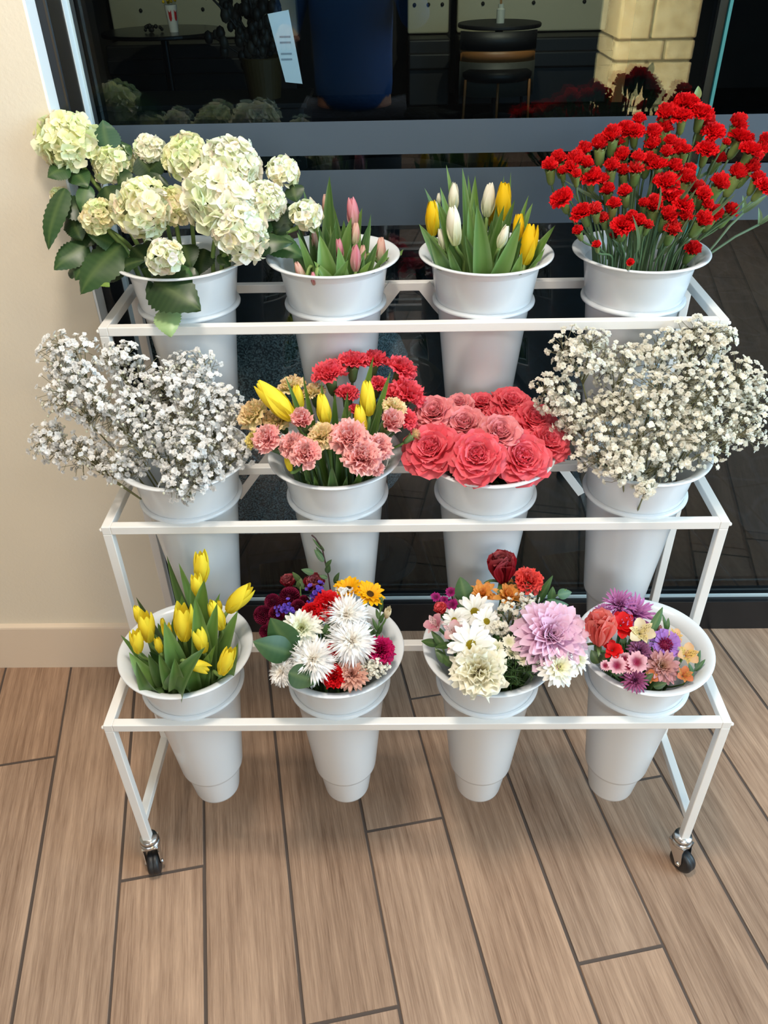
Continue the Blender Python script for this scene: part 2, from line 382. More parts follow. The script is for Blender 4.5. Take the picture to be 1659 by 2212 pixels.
# ------------------------------------------------------------------ flower stand
H = [.4115, .6673, .9260]; D = [0.0, .1874, .3722, .5666]; HS, ZB, T = .1443, .0833, .0150
def stand():
    r = thing('flower_stand', 'white tubular steel three-tier flower stand on casters in front of the glass', 'display stand', (0, 0, 0))
    def bar(name, a, b, bw=.0012):
        mb = MB(); mb.box(a, b); return bevel(mb.obj(name, M_FRAME, r, smooth=False), bw)
    for i in range(3):
        y0, y1, h = D[i], D[i+1], H[i]
        bar('front_rail', (-.5+T, y0, h-T), (.5-T, y0+T, h))
        bar('rear_rail', (-.5+T, y1-T, h-T), (.5-T, y1, h))
        for s in (-1, 1):
            xa, xb = (-.5, -.5+T) if s < 0 else (.5-T, .5)
            bar('side_rail', (xa, y0, h-T), (xb, y1 if i == 2 else y1, h))
            bar('leg', (xa, y0, ZB if i == 0 else HS-T+.001), (xb, y0+T, h-T))
            mb = MB(); mb.ball((s*.5015, y0+T*.5-.004, h-T*.5), .0035, (1, 1, 1), 8, 6); mb.obj('end_bolt', M_FRAME, r)
    for s in (-1, 1):
        xa, xb = (-.5, -.5+T) if s < 0 else (.5-T, .5)
        bar('leg', (xa, D[3]-T, ZB), (xb, D[3], H[2]-T))
        bar('stretcher', (xa, T, HS-T), (xb, D[3]-T, HS))
        mb = MB()
        a = Vector((s*.026, D[3]-T-.002, H[2]-.004)); b = Vector((s*.36, D[3]-T-.002, .470)); dv = (b-a).normalized(); nn = Vector((dv.z, 0, -dv.x))
        for y in (0, -.003):
            pass
        w0, w1 = .0125, .0080; pts = [(a, w0), (a+dv*.045, w0*.95), (a+dv*.085, w1), (b, w1)]
        V = []
        for y in (0, -.003):
            for p, w in pts: V += [tuple(p+nn*w+Vector((0, y, 0))), tuple(p-nn*w+Vector((0, y, 0)))]
        n = len(pts)*2; Fc = []
        for q in range(len(pts)-1):
            i = q*2
            Fc += [(i, i+1, i+3, i+2), (n+i, n+i+2, n+i+3, n+i+1), (i, i+2, n+i+2, n+i), (i+1, n+i+1, n+i+3, i+3)]
        mb.add(V, Fc, (1, 1, 1)); br = mb.obj('rear_brace', M_FRAME, r, smooth=False)
        mb = MB(); mb.ball(tuple(a+dv*.035+Vector((0, -.0045, 0))), .0035, (1, 1, 1), 8, 6, (1, .6, 1)); mb.obj('bolt', M_ZINC, br)
    for x, y, rot in ((-.4915, .008, 12), (.4915, .008, 34), (-.4915, D[3]-.008, 70), (.4915, D[3]-.008, 30)):
        cr = bpy.data.objects.new('caster', None); COL.objects.link(cr); cr.parent = r; cr.location = (x, y, 0); cr.rotation_euler = (0, 0, math.radians(rot))
        mb = MB(); mb.lathe([(0, ZB+.002), (.0155, ZB+.002), (.0165, ZB-.002), (.0165, ZB-.0065), (.0135, ZB-.008), (.0175, ZB-.009), (.0185, ZB-.013), (.0185, ZB-.017), (.015, ZB-.02), (0, ZB-.02)], 24)
        mb.obj('swivel_plate', M_ZINC, cr)
        mb = MB()
        for s in (-1, 1):
            x0 = s*.0135
            prof = [(-.017, ZB-.014), (.017, ZB-.014), (.016, ZB-.028), (.020, .030), (.018, .018), (.010, .016), (.004, .028), (-.012, ZB-.03)]
            V = [(x0-.0009, -yy, z) for yy, z in prof]+[(x0+.0009, -yy, z) for yy, z in prof]; n = len(prof)
            mb.add(V, [tuple(range(n)), tuple(range(n, 2*n))[::-1]]+[(i, i+n, (i+1) % n+n, (i+1) % n) for i in range(n)], (1, 1, 1))
            mb.ball((s*.0155, -.014, .0235), .004, (1, 1, 1), 8, 6, (.6, 1, 1))
        mb.box((-.0144, -.017, ZB-.016), (.0144, .017, ZB-.0135))
        mb.obj('fork', M_ZINC, cr, smooth=False)
        mb = MB(); wr = .0232; prof = [(.004, -.011), (.017, -.011), (.0215, -.0095), (wr, -.006), (wr, -.0008), (wr-.0007, 0), (wr, .0008), (wr, .006), (.0215, .0095), (.017, .011), (.004, .011)]
        mb.lathe(prof, 32); wh = mb.obj('wheel', M_RUBBER, cr); wh.matrix_local = Matrix.Translation((0, -.014, wr)) @ Matrix.Rotation(PI/2, 4, 'Y')
stand()

# ------------------------------------------------------------------ buckets
BX = [-.3725, -.1255, .1222, .3715]
BUCKET = {}
def bucket_meshes():
    b = MB(); b.lathe([(0, -.290), (.036, -.2925), (.0400, -.2905), (.0412, -.286), (.0490, -.2285), (.0500, -.2235), (.0548, -.219), (.0560, -.213), (.0655, -.115), (.0768, -.004), (.0788, .003), (.0800, .010), (.0862, .050), (.0885, .063)], 64)
    inner = [(.0865, .0632), (.0770, .006), (.063, -.11), (.050, -.22), (.038, -.285), (0, -.287)]
    b2 = MB(); b2.lathe([(.0885, .063)]+inner, 64)
    b.add(b2.v, b2.f, list(b2.c))
    rim = MB(); rim.lathe([(.0885, .0625), (.0915, .0690), (.0965, .0737), (.1030, .0768), (.1068, .0772), (.1086, .0782), (.1090, .0796), (.1080, .0808), (.1055, .0812), (.0985, .0790), (.0920, .0735), (.0880, .0680), (.0865, .0632)], 72)
    ring = MB(); ring.lathe([(.0775, -.0022), (.0835, -.0022), (.0853, -.0008), (.0857, .0016), (.0848, .0042), (.0828, .0052), (.0795, .0056)], 64)
    return b.mesh('bucket', M_BUCKET), rim.mesh('rim', M_BUCKET), ring.mesh('collar', M_BUCKET)
CONTENT = {(2, 0): 'cream hydrangeas at the wall end of the top tier', (2, 1): 'pink tulips on the top tier', (2, 2): 'white and yellow tulips on the top tier', (2, 3): 'red carnations on the top tier',
           (1, 0): 'baby\'s breath at the wall end of the middle tier', (1, 1): 'pink carnations and yellow tulips on the middle tier', (1, 2): 'coral roses on the middle tier', (1, 3): 'baby\'s breath below the red carnations',
           (0, 0): 'yellow tulips on the bottom tier', (0, 1): 'mixed flowers with white fringed mums on the bottom tier', (0, 2): 'mixed flowers with white daisies and a pink mum', (0, 3): 'mauve mums and cream alstroemeria at the open end'}
_b = bucket_meshes()
for i in range(3):
    for j in range(4):
        x, y, z = BX[j], (D[i]+D[i+1])/2, H[i]
        o = bpy.data.objects.new('bucket', _b[0]); COL.objects.link(o); o.location = (x, y, z)
        tag(o, 'tall white plastic bucket of '+CONTENT[(i, j)], 'bucket', 'white flower buckets hung in the stand')
        place('rim', _b[1], o, Matrix.Identity(4)); place('collar', _b[2], o, Matrix.Identity(4))
        BUCKET[(i, j)] = Vector((x, y, z+.080))      # centre of the rim

# ------------------------------------------------------------------ flower parts
R0 = random.Random(7)
GREEN = S(74, 108, 52); STEMG = S(92, 122, 66); DKGREEN = S(38, 66, 34)
def pf_fan(q): return .16+.84*min(1, (q*1.15))**1.3
def pf_round(q): return (.30+.70*min(1, q*1.5)**.8)*math.sqrt(max(0, 1-max(0, (q-.55)/.46)**2.6))
def pf_strap(q): return (.55+.45*min(1, q*2))*math.sqrt(max(.02, 1-max(0, (q-.7)/.31)**2.2))
def pf_tulip(q): return math.sin(PI*min(1, .14+.84*q**.9))**.85
def pf_lance(q): return max(.0, math.sin(PI*min(1, .10+.90*q**.85)))**.8
def pf_oval(q): return max(.0, math.sin(PI*min(1, .03+.97*q**.72)))**.82

def m_carnation(seed, c_in, c_out, edge=None, style='full', EW=.7):
    """ruffled bloom, unit radius about 1, base at origin, facing +Z"""
    rnd = random.Random(seed); mb = MB()
    def colf(base):
        def f(q, t):
            c = mix(c_in, base, q*1.2)
            if edge: c = mix(c, edge, max(0, (q-.80)/.2)*EW)
            return c
        return f
    if style == 'full':
        layers = ((9, 1.46, 88, .60), (10, 1.50, 68, .58), (9, 1.52, 49, .54), (8, 1.50, 31, .5), (7, 1.46, 14, .42))
    else:   # half open, brush-like head of a spray carnation
        layers = ((7, 1.25, 58, .50), (8, 1.45, 40, .48), (7, 1.55, 25, .44), (6, 1.62, 10, .36))
    for n, L, a1, w in layers:
        for k in range(n):
            az = 2*PI*(k+rnd.random()*.8)/n
            v = rnd.uniform(.86, 1.1); base = tuple(min(1, x*v) for x in c_out)
            a1r = math.radians(a1+rnd.uniform(-12, 12))
            mb.petal(L*rnd.uniform(.9, 1.06), w*rnd.uniform(.9, 1.15), pf_fan, a1r*.25, a1r*1.1, az, .25, 7, 5, .05, 0, colf(base),
                     ruf=rnd.uniform(.12, .21), rf=rnd.choice((2.0, 2.5, 3.0)), ph=rnd.random()*6, fr=.13, rnd=rnd)
    return mb.mesh('bloom', M_PETAL)
def m_calyx(c=S(96, 128, 70), long=1.0):
    mb = MB(); c2 = mix(c, S(150, 170, 110), .5)
    mb.lathe([(.10, -1.35*long), (.26, -1.25*long), (.38, -.95*long), (.44, -.4*long), (.50, 0.02), (.47, .12)], 12, c)
    for k in range(5):
        mb.petal(.34, .30, lambda q: 1-q*.95, .25, .35, 2*PI*k/5, -.2, 2, 3, .47, 0.0, c2)
    return mb.mesh('calyx', M_LEAF)
def m_rose(seed, c_in, c_out, open_=1.0, quart=True):
    rnd = random.Random(seed); mb = MB()
    # heart of folded inner petals, then opening layers with rolled edges
    layers = [(5, .62, 6, 20, .34, .10), (6, .72, 14, 26, .40, .14), (7, .82, 24, 34, .46, .20), (7, .92, 36, 48, .54, .26), (8, 1.05, 50, 66, .62, .30), (8, 1.16, 66, 88, .68, .32)]
    if open_ < .8: layers = [(4, .9, 3, 10, .34, .05), (4, 1.0, 8, 4, .44, .10), (5, 1.05, 16, 2, .54, .16), (5, 1.08, 26, 6, .62, .22), (5, 1.05, 38, 18, .66, .26)]
    for li, (n, L, a0, a1, w, r0) in enumerate(layers):
        for k in range(n):
            az = 2*PI*(k+.5*(li % 2)+rnd.uniform(-.25, .25))/n
            t = li/(len(layers)-1); b = mix(c_in, c_out, t); v = rnd.uniform(.9, 1.08); b = tuple(min(1, x*v) for x in b)
            lt = mix(b, (1, .72, .72), .18)
            mb.petal(L*rnd.uniform(.93, 1.06), w*rnd.uniform(.92, 1.12), pf_round, math.radians(a0*open_+rnd.uniform(-5, 5)), math.radians(a1*open_+rnd.uniform(-6, 8)), az,
                     .62-.3*t, 6, 7, r0*.35, .02, (lambda q, tt, b=b, lt=lt: mix(mix(b, c_in, .25), lt, max(0, q-.7)*2)), ruf=.04+.025*t, rf=rnd.choice((1.1, 1.5, 2.0)), ph=rnd.random()*6, fr=.025, rnd=rnd, curl=(.28+.5*t) if open_ > .8 else (.25+.75*t))
    if quart and open_ > .8:     # quartered centre: little folded swirls
        for g in range(4):
            cx, cy = .16*math.cos(g*PI/2+.4), .16*math.sin(g*PI/2+.4)
            for k in range(4):
                sub = MB(); sub.petal(.60+.05*k, .22, pf_round, math.radians(4), math.radians(22+6*k), 2*PI*k/4+g, .8, 4, 4, .03, .05, mix(c_in, c_out, .15), ruf=.06, rf=1.5, ph=k)
                mb.insert(sub, Matrix.Translation((cx, cy, .05)))
    return mb.mesh('bloom', M_PETAL)
def m_sepals(n=5, c=S(84, 112, 62), L=.9):
    mb = MB()
    for k in range(n): mb.petal(L, .17, lambda q: (1-q)**.7*(.5+q), 1.0, 2.0, 2*PI*k/n, .1, 2, 5, .1, -.02, c)
    mb.lathe([(.05, -.5), (.2, -.38), (.24, -.15), (.2, 0), (0, .02)], 10, c)
    return mb.mesh('calyx', M_LEAF)
def m_tulip(seed, c_base, c_tip, streak=None, open_=0.0):
    """closed tulip, height 1, base at origin"""
    rnd = random.Random(seed); mb = MB()
    for lay, (n, L, w, a0, a1, r0) in enumerate(((3, 1.02, .20, 29, -19, .015), (3, 1.06, .225, 38, -23, .02))):
        for k in range(n):
            az = 2*PI*(k+.5*lay)/n+rnd.uniform(-.1, .1); v = rnd.uniform(.93, 1.05)
            def cf(q, t, v=v):
                c = mix(c_base, c_tip, q*1.5)
                if streak: c = mix(c, streak, max(0, 1-abs(t)*2.4)*.75*(1-.25*q))
                return tuple(min(1, x*v) for x in c)
            o = open_*rnd.uniform(.7, 1.3)
            mb.petal(L*rnd.uniform(.96, 1.04), w, pf_tulip, math.radians(a0+o*8), math.radians(a1+o*20), az, .75, 6, 9, r0, 0, cf)
    return mb.mesh('bloom', M_PETAL)
def m_floret4(mb, M, rnd, c, size=1.0):
    cc = tuple(min(1, x*rnd.uniform(.9, 1.08)) for x in c); c0 = mix(cc, S(196, 206, 120), .55)
    sub = MB()
    for k in range(4):
        sub.petal(.62*size, .36*size, pf_round, math.radians(56), math.radians(78+rnd.uniform(-22, 12)), k*PI/2+rnd.uniform(-.15, .15), .30, 2, 3, .03, 0, (lambda q, t: mix(c0, cc, q*1.6)))
    mb.insert(sub, M)
def m_hydrangea(seed, c1, c2, n=95, sparse=0.0, fl=.34):
    rnd = random.Random(seed); mb = MB()
    lump = [(Vector((rnd.gauss(0, 1), rnd.gauss(0, 1), rnd.gauss(.2, 1))).normalized(), rnd.uniform(-.16, .12)) for _ in range(9)]
    for i in range(n):
        z = 1-1.55*(i+.5)/n; r = math.sqrt(max(0, 1-z*z)); a = i*2.399963+rnd.uniform(-.2, .2)
        d = Vector((r*math.cos(a), r*math.sin(a), z+rnd.uniform(-.06, .06))).normalized()
        rr = .84+1.5*sum(w*max(0, d.dot(q))**6 for q, w in lump)+rnd.uniform(-.12, .07)
        if rnd.random() < sparse: continue
        nrm = (d+Vector((rnd.gauss(0, .42), rnd.gauss(0, .42), rnd.gauss(0, .42)))).normalized()
        m_floret4(mb, Matrix.Translation(d*rr) @ aim(nrm, rnd.random()*6), rnd, mix(c1, c2, rnd.random()**1.4), fl/.62*rnd.uniform(.82, 1.12))
    bl = mb.mesh('bloom', M_PETAL)
    st = MB(); g = S(150, 172, 96)
    for i in range(22):
        z = 1-1.6*(i+.5)/22; r = math.sqrt(max(0, 1-z*z)); a = i*2.4
        d = Vector((r*math.cos(a), r*math.sin(a), z)); st.tube([Vector((0, 0, -.55)), d*.35+Vector((0, 0, -.12)), d*.80], .022, 4, g)
    return bl, st.mesh('stalks', M_STEM)
def m_mum(seed, c_in, c_out, rows, w=.10, cup=.5, tipc=None, split=False, prof=pf_strap, curl=0.0):
    rnd = random.Random(seed); mb = MB()
    for (n, L, a0, a1, z0) in rows:
        for k in range(n):
            az = 2*PI*(k+rnd.uniform(-.3, .3))/n; t = L; v = rnd.uniform(.93, 1.06)
            b = mix(c_in, c_out, min(1, L*1.1)); b = tuple(min(1, x*v) for x in b)
            f = (lambda q, t, b=b: mix(mix(c_in, b, .4+q), tipc, max(0, q-.5)*1.4) if tipc else mix(mix(c_in, b, .45), b, q*1.3))
            mb.petal(L*rnd.uniform(.9, 1.08), w*rnd.uniform(.85, 1.15), prof, math.radians(a0+rnd.uniform(-7, 7)), math.radians(a1+rnd.uniform(-13, 13)), az, cup, 2, 6 if L > .5 else 4, .06, z0, f, curl=curl, ruf=.02 if not split else .09, rf=1.5, ph=rnd.random()*6, fr=.16 if split else 0, rnd=rnd)
    return mb.mesh('bloom', M_PETAL)
def m_disc(c1, c2, r=.26, h=.12, n=70):
    rnd = random.Random(3); mb = MB(); mb.ball((0, 0, .02), r, c2, 14, 7, (1, 1, h/r))
    for i in range(n):
        a = i*2.4; q = r*math.sqrt((i+.5)/n)
        mb.ball((q*math.cos(a), q*math.sin(a), .03+h*math.sqrt(max(0, 1-(q/r)**2))), .022, mix(c1, c2, (q/r)**2), 5, 3, (1, 1, 1.4))
    return mb.mesh('centre', M_PETAL)
def m_button(seed, c1, c2, n=230):
    rnd = random.Random(seed); mb = MB()
    for i in range(n):
        z = 1-1.5*(i+.5)/n; r = math.sqrt(max(0, 1-z*z)); a = i*2.399963
        d = Vector((r*math.cos(a), r*math.sin(a), z)); sub = MB()
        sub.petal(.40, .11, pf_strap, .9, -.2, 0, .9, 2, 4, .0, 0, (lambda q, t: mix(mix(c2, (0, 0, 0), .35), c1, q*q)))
        mb.insert(sub, Matrix.Translation(d*.66) @ aim(d, a+rnd.random()))
    mb.ball((0, 0, 0), .68, c2, 14, 9)
    return mb.mesh('bloom', M_PETAL)
def m_alstro(seed, c, c_tip, c_inner, streak):
    rnd = random.Random(seed); mb = MB()
    for lay in range(2):
        for k in range(3):
            inn = lay == 1
            def cf(q, t, inn=inn):
                b = mix(c_inner if inn else c, c_tip, max(0, q-.55)*1.4)
                if inn and .3 < q < .8 and (int((t+1)*4.5+q*9) % 3 == 0) and abs(t) < .75: b = mix(b, streak, .8)
                return b
            mb.petal(1.15, (.30 if inn else .40), pf_oval if inn else pf_round, math.radians(22), math.radians(58+rnd.uniform(-8, 8)), 2*PI*(k+.5*lay)/3+rnd.uniform(-.1, .1), .3, 8 if inn else 4, 9 if inn else 6, .06, 0, cf, curl=.5)
    for k in range(5):
        a = 2*PI*k/5; p = Vector((.22*math.cos(a), .22*math.sin(a), .8)); mb.tube([(0, 0, .1), p*.6, p], .012, 4, c_tip); mb.ball(tuple(p), .035, S(120, 96, 60), 5, 3)
    return mb.mesh('bloom', M_PETAL)
def m_dianthus(seed, c_edge, c_eye):
    rnd = random.Random(seed); mb = MB()
    for k in range(6): mb.petal(.95, .46, pf_fan, math.radians(48), math.radians(88), 2*PI*k/6, .1, 6, 5, .03, 0, (lambda q, t: mix(c_eye, c_edge, max(0, q-.35)*2.6)), ruf=.05, rf=2.5, ph=k, fr=.22, rnd=rnd)
    return mb.mesh('bloom', M_PETAL)
def m_statice(seed, c1, c2):
    rnd = random.Random(seed); mb = MB()
    for i in range(26):
        d = Vector((rnd.gauss(0, .5), rnd.gauss(0, .4), rnd.gauss(.2, .4))); sub = MB()
        for k in range(5): sub.petal(.34, .16, pf_fan, .3, 1.0, 2*PI*k/5, .2, 2, 3, .02, 0, mix(c1, c2, rnd.random()), ruf=.03, ph=k)
        mb.insert(sub, Matrix.Translation(d) @ aim(Vector((d.x*.6, d.y*.6, 1)), i))
    return mb.mesh('bloom', M_PETAL)
# floret arrays for fine sprays
def floret_arrays(col1, col2, n=9, seed=1):
    rnd = random.Random(seed); mb = MB()
    for k in range(n):
        lay = k >= n*2//3
        mb.petal(.95 if not lay else .7, .55, pf_round, math.radians(25 if lay else 45), math.radians(55 if lay else 92), 2*PI*k/(n*2/3)+rnd.random(), .25, 2, 2, .02, 0, mix(col1, col2, rnd.random()*.6), ruf=.12, rf=1.5, ph=k)
    return np.array(mb.v), mb.f, np.array(mb.c)
FL_W = [floret_arrays(S(254, 254, 254), S(240, 240, 236), 12, s) for s in range(3)]
FL_C = [floret_arrays(S(255, 253, 246), S(246, 241, 222), 12, s+5) for s in range(3)]
def add_floret(mb, p, d, size, FLs, rnd):
    V, Fc, C = rnd.choice(FLs); M = np.array(aim(d, rnd.random()*6))[:3, :3]*size
    P = V @ M.T + np.array(p); v = rnd.uniform(.9, 1.04)
    mb.add([tuple(x) for x in P], Fc, [tuple(min(1.0, float(y)*v) for y in c) for c in C])

# ------------------------------------------------------------------ leaf between two points
def leaf_mesh(base, tip, width, facing, bow=0.0, cup=.3, prof=pf_lance, col=GREEN, col2=None, nu=4, nv=10, serr=0.0, veins=None, twist=0.0, wave=0.0, name='leaf', curl_tip=0.0):
    """leaf blade from base to tip (local vectors); bow lifts the middle along the facing direction"""
    base, tip = Vector(base), Vector(tip); ax = tip-base; L = ax.length; f = (Vector(facing)-ax*(Vector(facing).dot(ax)/max(1e-9, ax.length_squared))).normalized()
    ctrl = (base+tip)/2+f*bow*L*2
    mb = MB(); V = []; C = []
    for j in range(nv+1):
        q = j/nv; p = base*(1-q)**2+ctrl*2*q*(1-q)+tip*q*q
        tg = ((ctrl-base)*(1-q)+(tip-ctrl)*q).normalized(); side = tg.cross(f).normalized(); nn = side.cross(tg).normalized()
        if twist: rq = Quaternion(tg, twist*q); side = rq @ side; nn = rq @ nn
        w = width*.5*prof(q)
        for i in range(nu+1):
            t = 2*i/nu-1; ws = w*(1+(serr if (i in (0, nu) and j % 2) else 0))
            pt = p+side*(t*ws)+nn*(cup*w*t*t + wave*width*math.sin(q*9+t*2)*abs(t))
            if curl_tip: pt = pt-nn*(curl_tip*L*max(0, q-.6)**2)
            V.append(tuple(pt))
            c = col if col2 is None else mix(col, col2, q)
            if abs(t) < .01: c = mix(c, S(150, 170, 100), .16 if veins else .10)
            elif veins and (j % 2 == 0): c = mix(c, veins, .12)
            if i in (0, nu) and not veins: c = mix(c, S(170, 190, 140), .25)
            C.append(c)
    n1 = nu+1
    mb.add(V, [(j*n1+i, j*n1+i+1, (j+1)*n1+i+1, (j+1)*n1+i) for j in range(nv) for i in range(nu)], C)
    return mb.mesh(name, M_LEAF)

def inner_r(dz):      # inside radius of a bucket, dz measured from the rim
    return max(.030, min(.0835, .0755+(dz+.080)*.10 if dz > -.080 else .0755+(dz+.080)*.175))-.004
def keep_in(key, p, strict=False):   # a point below the mouth stays inside the bucket it belongs to
    c = BUCKET[key]; dz = p.z-c.z
    if dz > -.010: return p
    dx, dy = p.x-c.x, p.y-c.y; r = math.hypot(dx, dy); m = inner_r(dz)
    if m < r and (strict or r < .100): p = Vector((c.x+dx*m/r, c.y+dy*m/r, p.z))
    return p
FLOWERS = {}     # bucket -> list of (root, head) so that leaves find their flower
def stem_path(key, base, hb, axis):
    c = BUCKET[key]; off = hb-c; rr = math.hypot(off.x, off.y); Z = Vector((0, 0, 0))
    if off.z > .015 or rr > .075:
        k = min(.078, rr*.72)/max(1e-4, rr); w = c+Vector((off.x*k, off.y*k, .004 if rr > .078 else -.004))
        d1 = (w-base); L2 = (hb-w).length
        t1 = (d1.normalized()+(hb-w).normalized()*.6).normalized()
        a = bez(base, (base+w)/2, w, 4); m1 = w+t1*L2*.35; m2 = hb-axis*L2*.30
        b = [w*(1-t)**3+m1*3*t*(1-t)**2+m2*3*t*t*(1-t)+hb*t**3 for t in [i/7 for i in range(1, 8)]]
        pts = a+b
    else: pts = bez(base, (base+hb)/2, hb, 6)
    return [keep_in(key, p)-base for p in pts]
def flower(key, name, label, cat, group, head, axis, parts, stem_r=.0025, stem_col=STEMG, base=None, bend=.12, spin=None, scale=.03, attach=.0, zs=1.0):
    """parts: list of (part name, mesh, scale factor, offset along axis)"""
    c = BUCKET[key]; head = Vector(head); axis = Vector(axis).normalized()
    if base is None:
        off = head-c; k = min(1, .045/max(.001, math.hypot(off.x, off.y)))
        base = c+Vector((off.x*k*.8+R0.uniform(-.01, .01), off.y*k*.8+R0.uniform(-.01, .01), -.19))
    base = Vector(base)
    r = thing(name, label, cat, base, group)
    hb = head-axis*attach
    st = MB(); st.tube(stem_path(key, base, hb, axis), stem_r, 6, stem_col); st.obj('stem', M_STEM, r)
    sp = R0.random()*6.28 if spin is None else spin
    M = Matrix.Translation(head-base) @ aim(axis, sp)
    first = None
    for nm, me, sc, dz in parts:
        o = place(nm, me, r if first is None or nm != 'centre' else r, M @ Matrix.Translation((0, 0, dz)) @ Matrix.Diagonal((scale*sc, scale*sc, scale*sc*zs, 1)))
        first = first or o
    FLOWERS.setdefault(key, []).append((r, head))
    return r
def nearest(key, p, cats=None):
    best = min(FLOWERS[key], key=lambda t: (t[1]-Vector(p)).length if (cats is None or t[0]['category'] in cats) else 1e9); return best[0]
def give_leaf(key, me_args, p, cats=None, owner=None, **kw):
    r = owner or nearest(key, p, cats); b0 = Vector(r.location)
    me = leaf_mesh(Vector(me_args[0])-b0, Vector(me_args[1])-b0, *me_args[2:], **kw)
    for vv in me.vertices:
        w = keep_in(key, vv.co+b0, key != (2, 0)); vv.co = w-b0
    return place('leaf', me, r, Matrix.Identity(4))
ORD = ['', 'first', 'second', 'third', 'fourth', 'fifth', 'sixth', 'seventh', 'eighth', 'ninth', 'tenth', 'eleventh', 'twelfth', 'thirteenth', 'fourteenth', 'fifteenth', 'sixteenth', 'seventeenth', 'eighteenth', 'nineteenth', 'twentieth', 'twenty-first', 'twenty-second', 'twenty-third', 'twenty-fourth']
def crop(o, s, u, v): return o[0]+u/s, o[1]+v/s
def outward(key, head, up=.35, cam=0.0):
    c = BUCKET[key]; d = (Vector(head)-(c+Vector((0, 0, -.16)))).normalized()
    return (d+Vector((0, 0, up))-VIEW*cam).normalized()

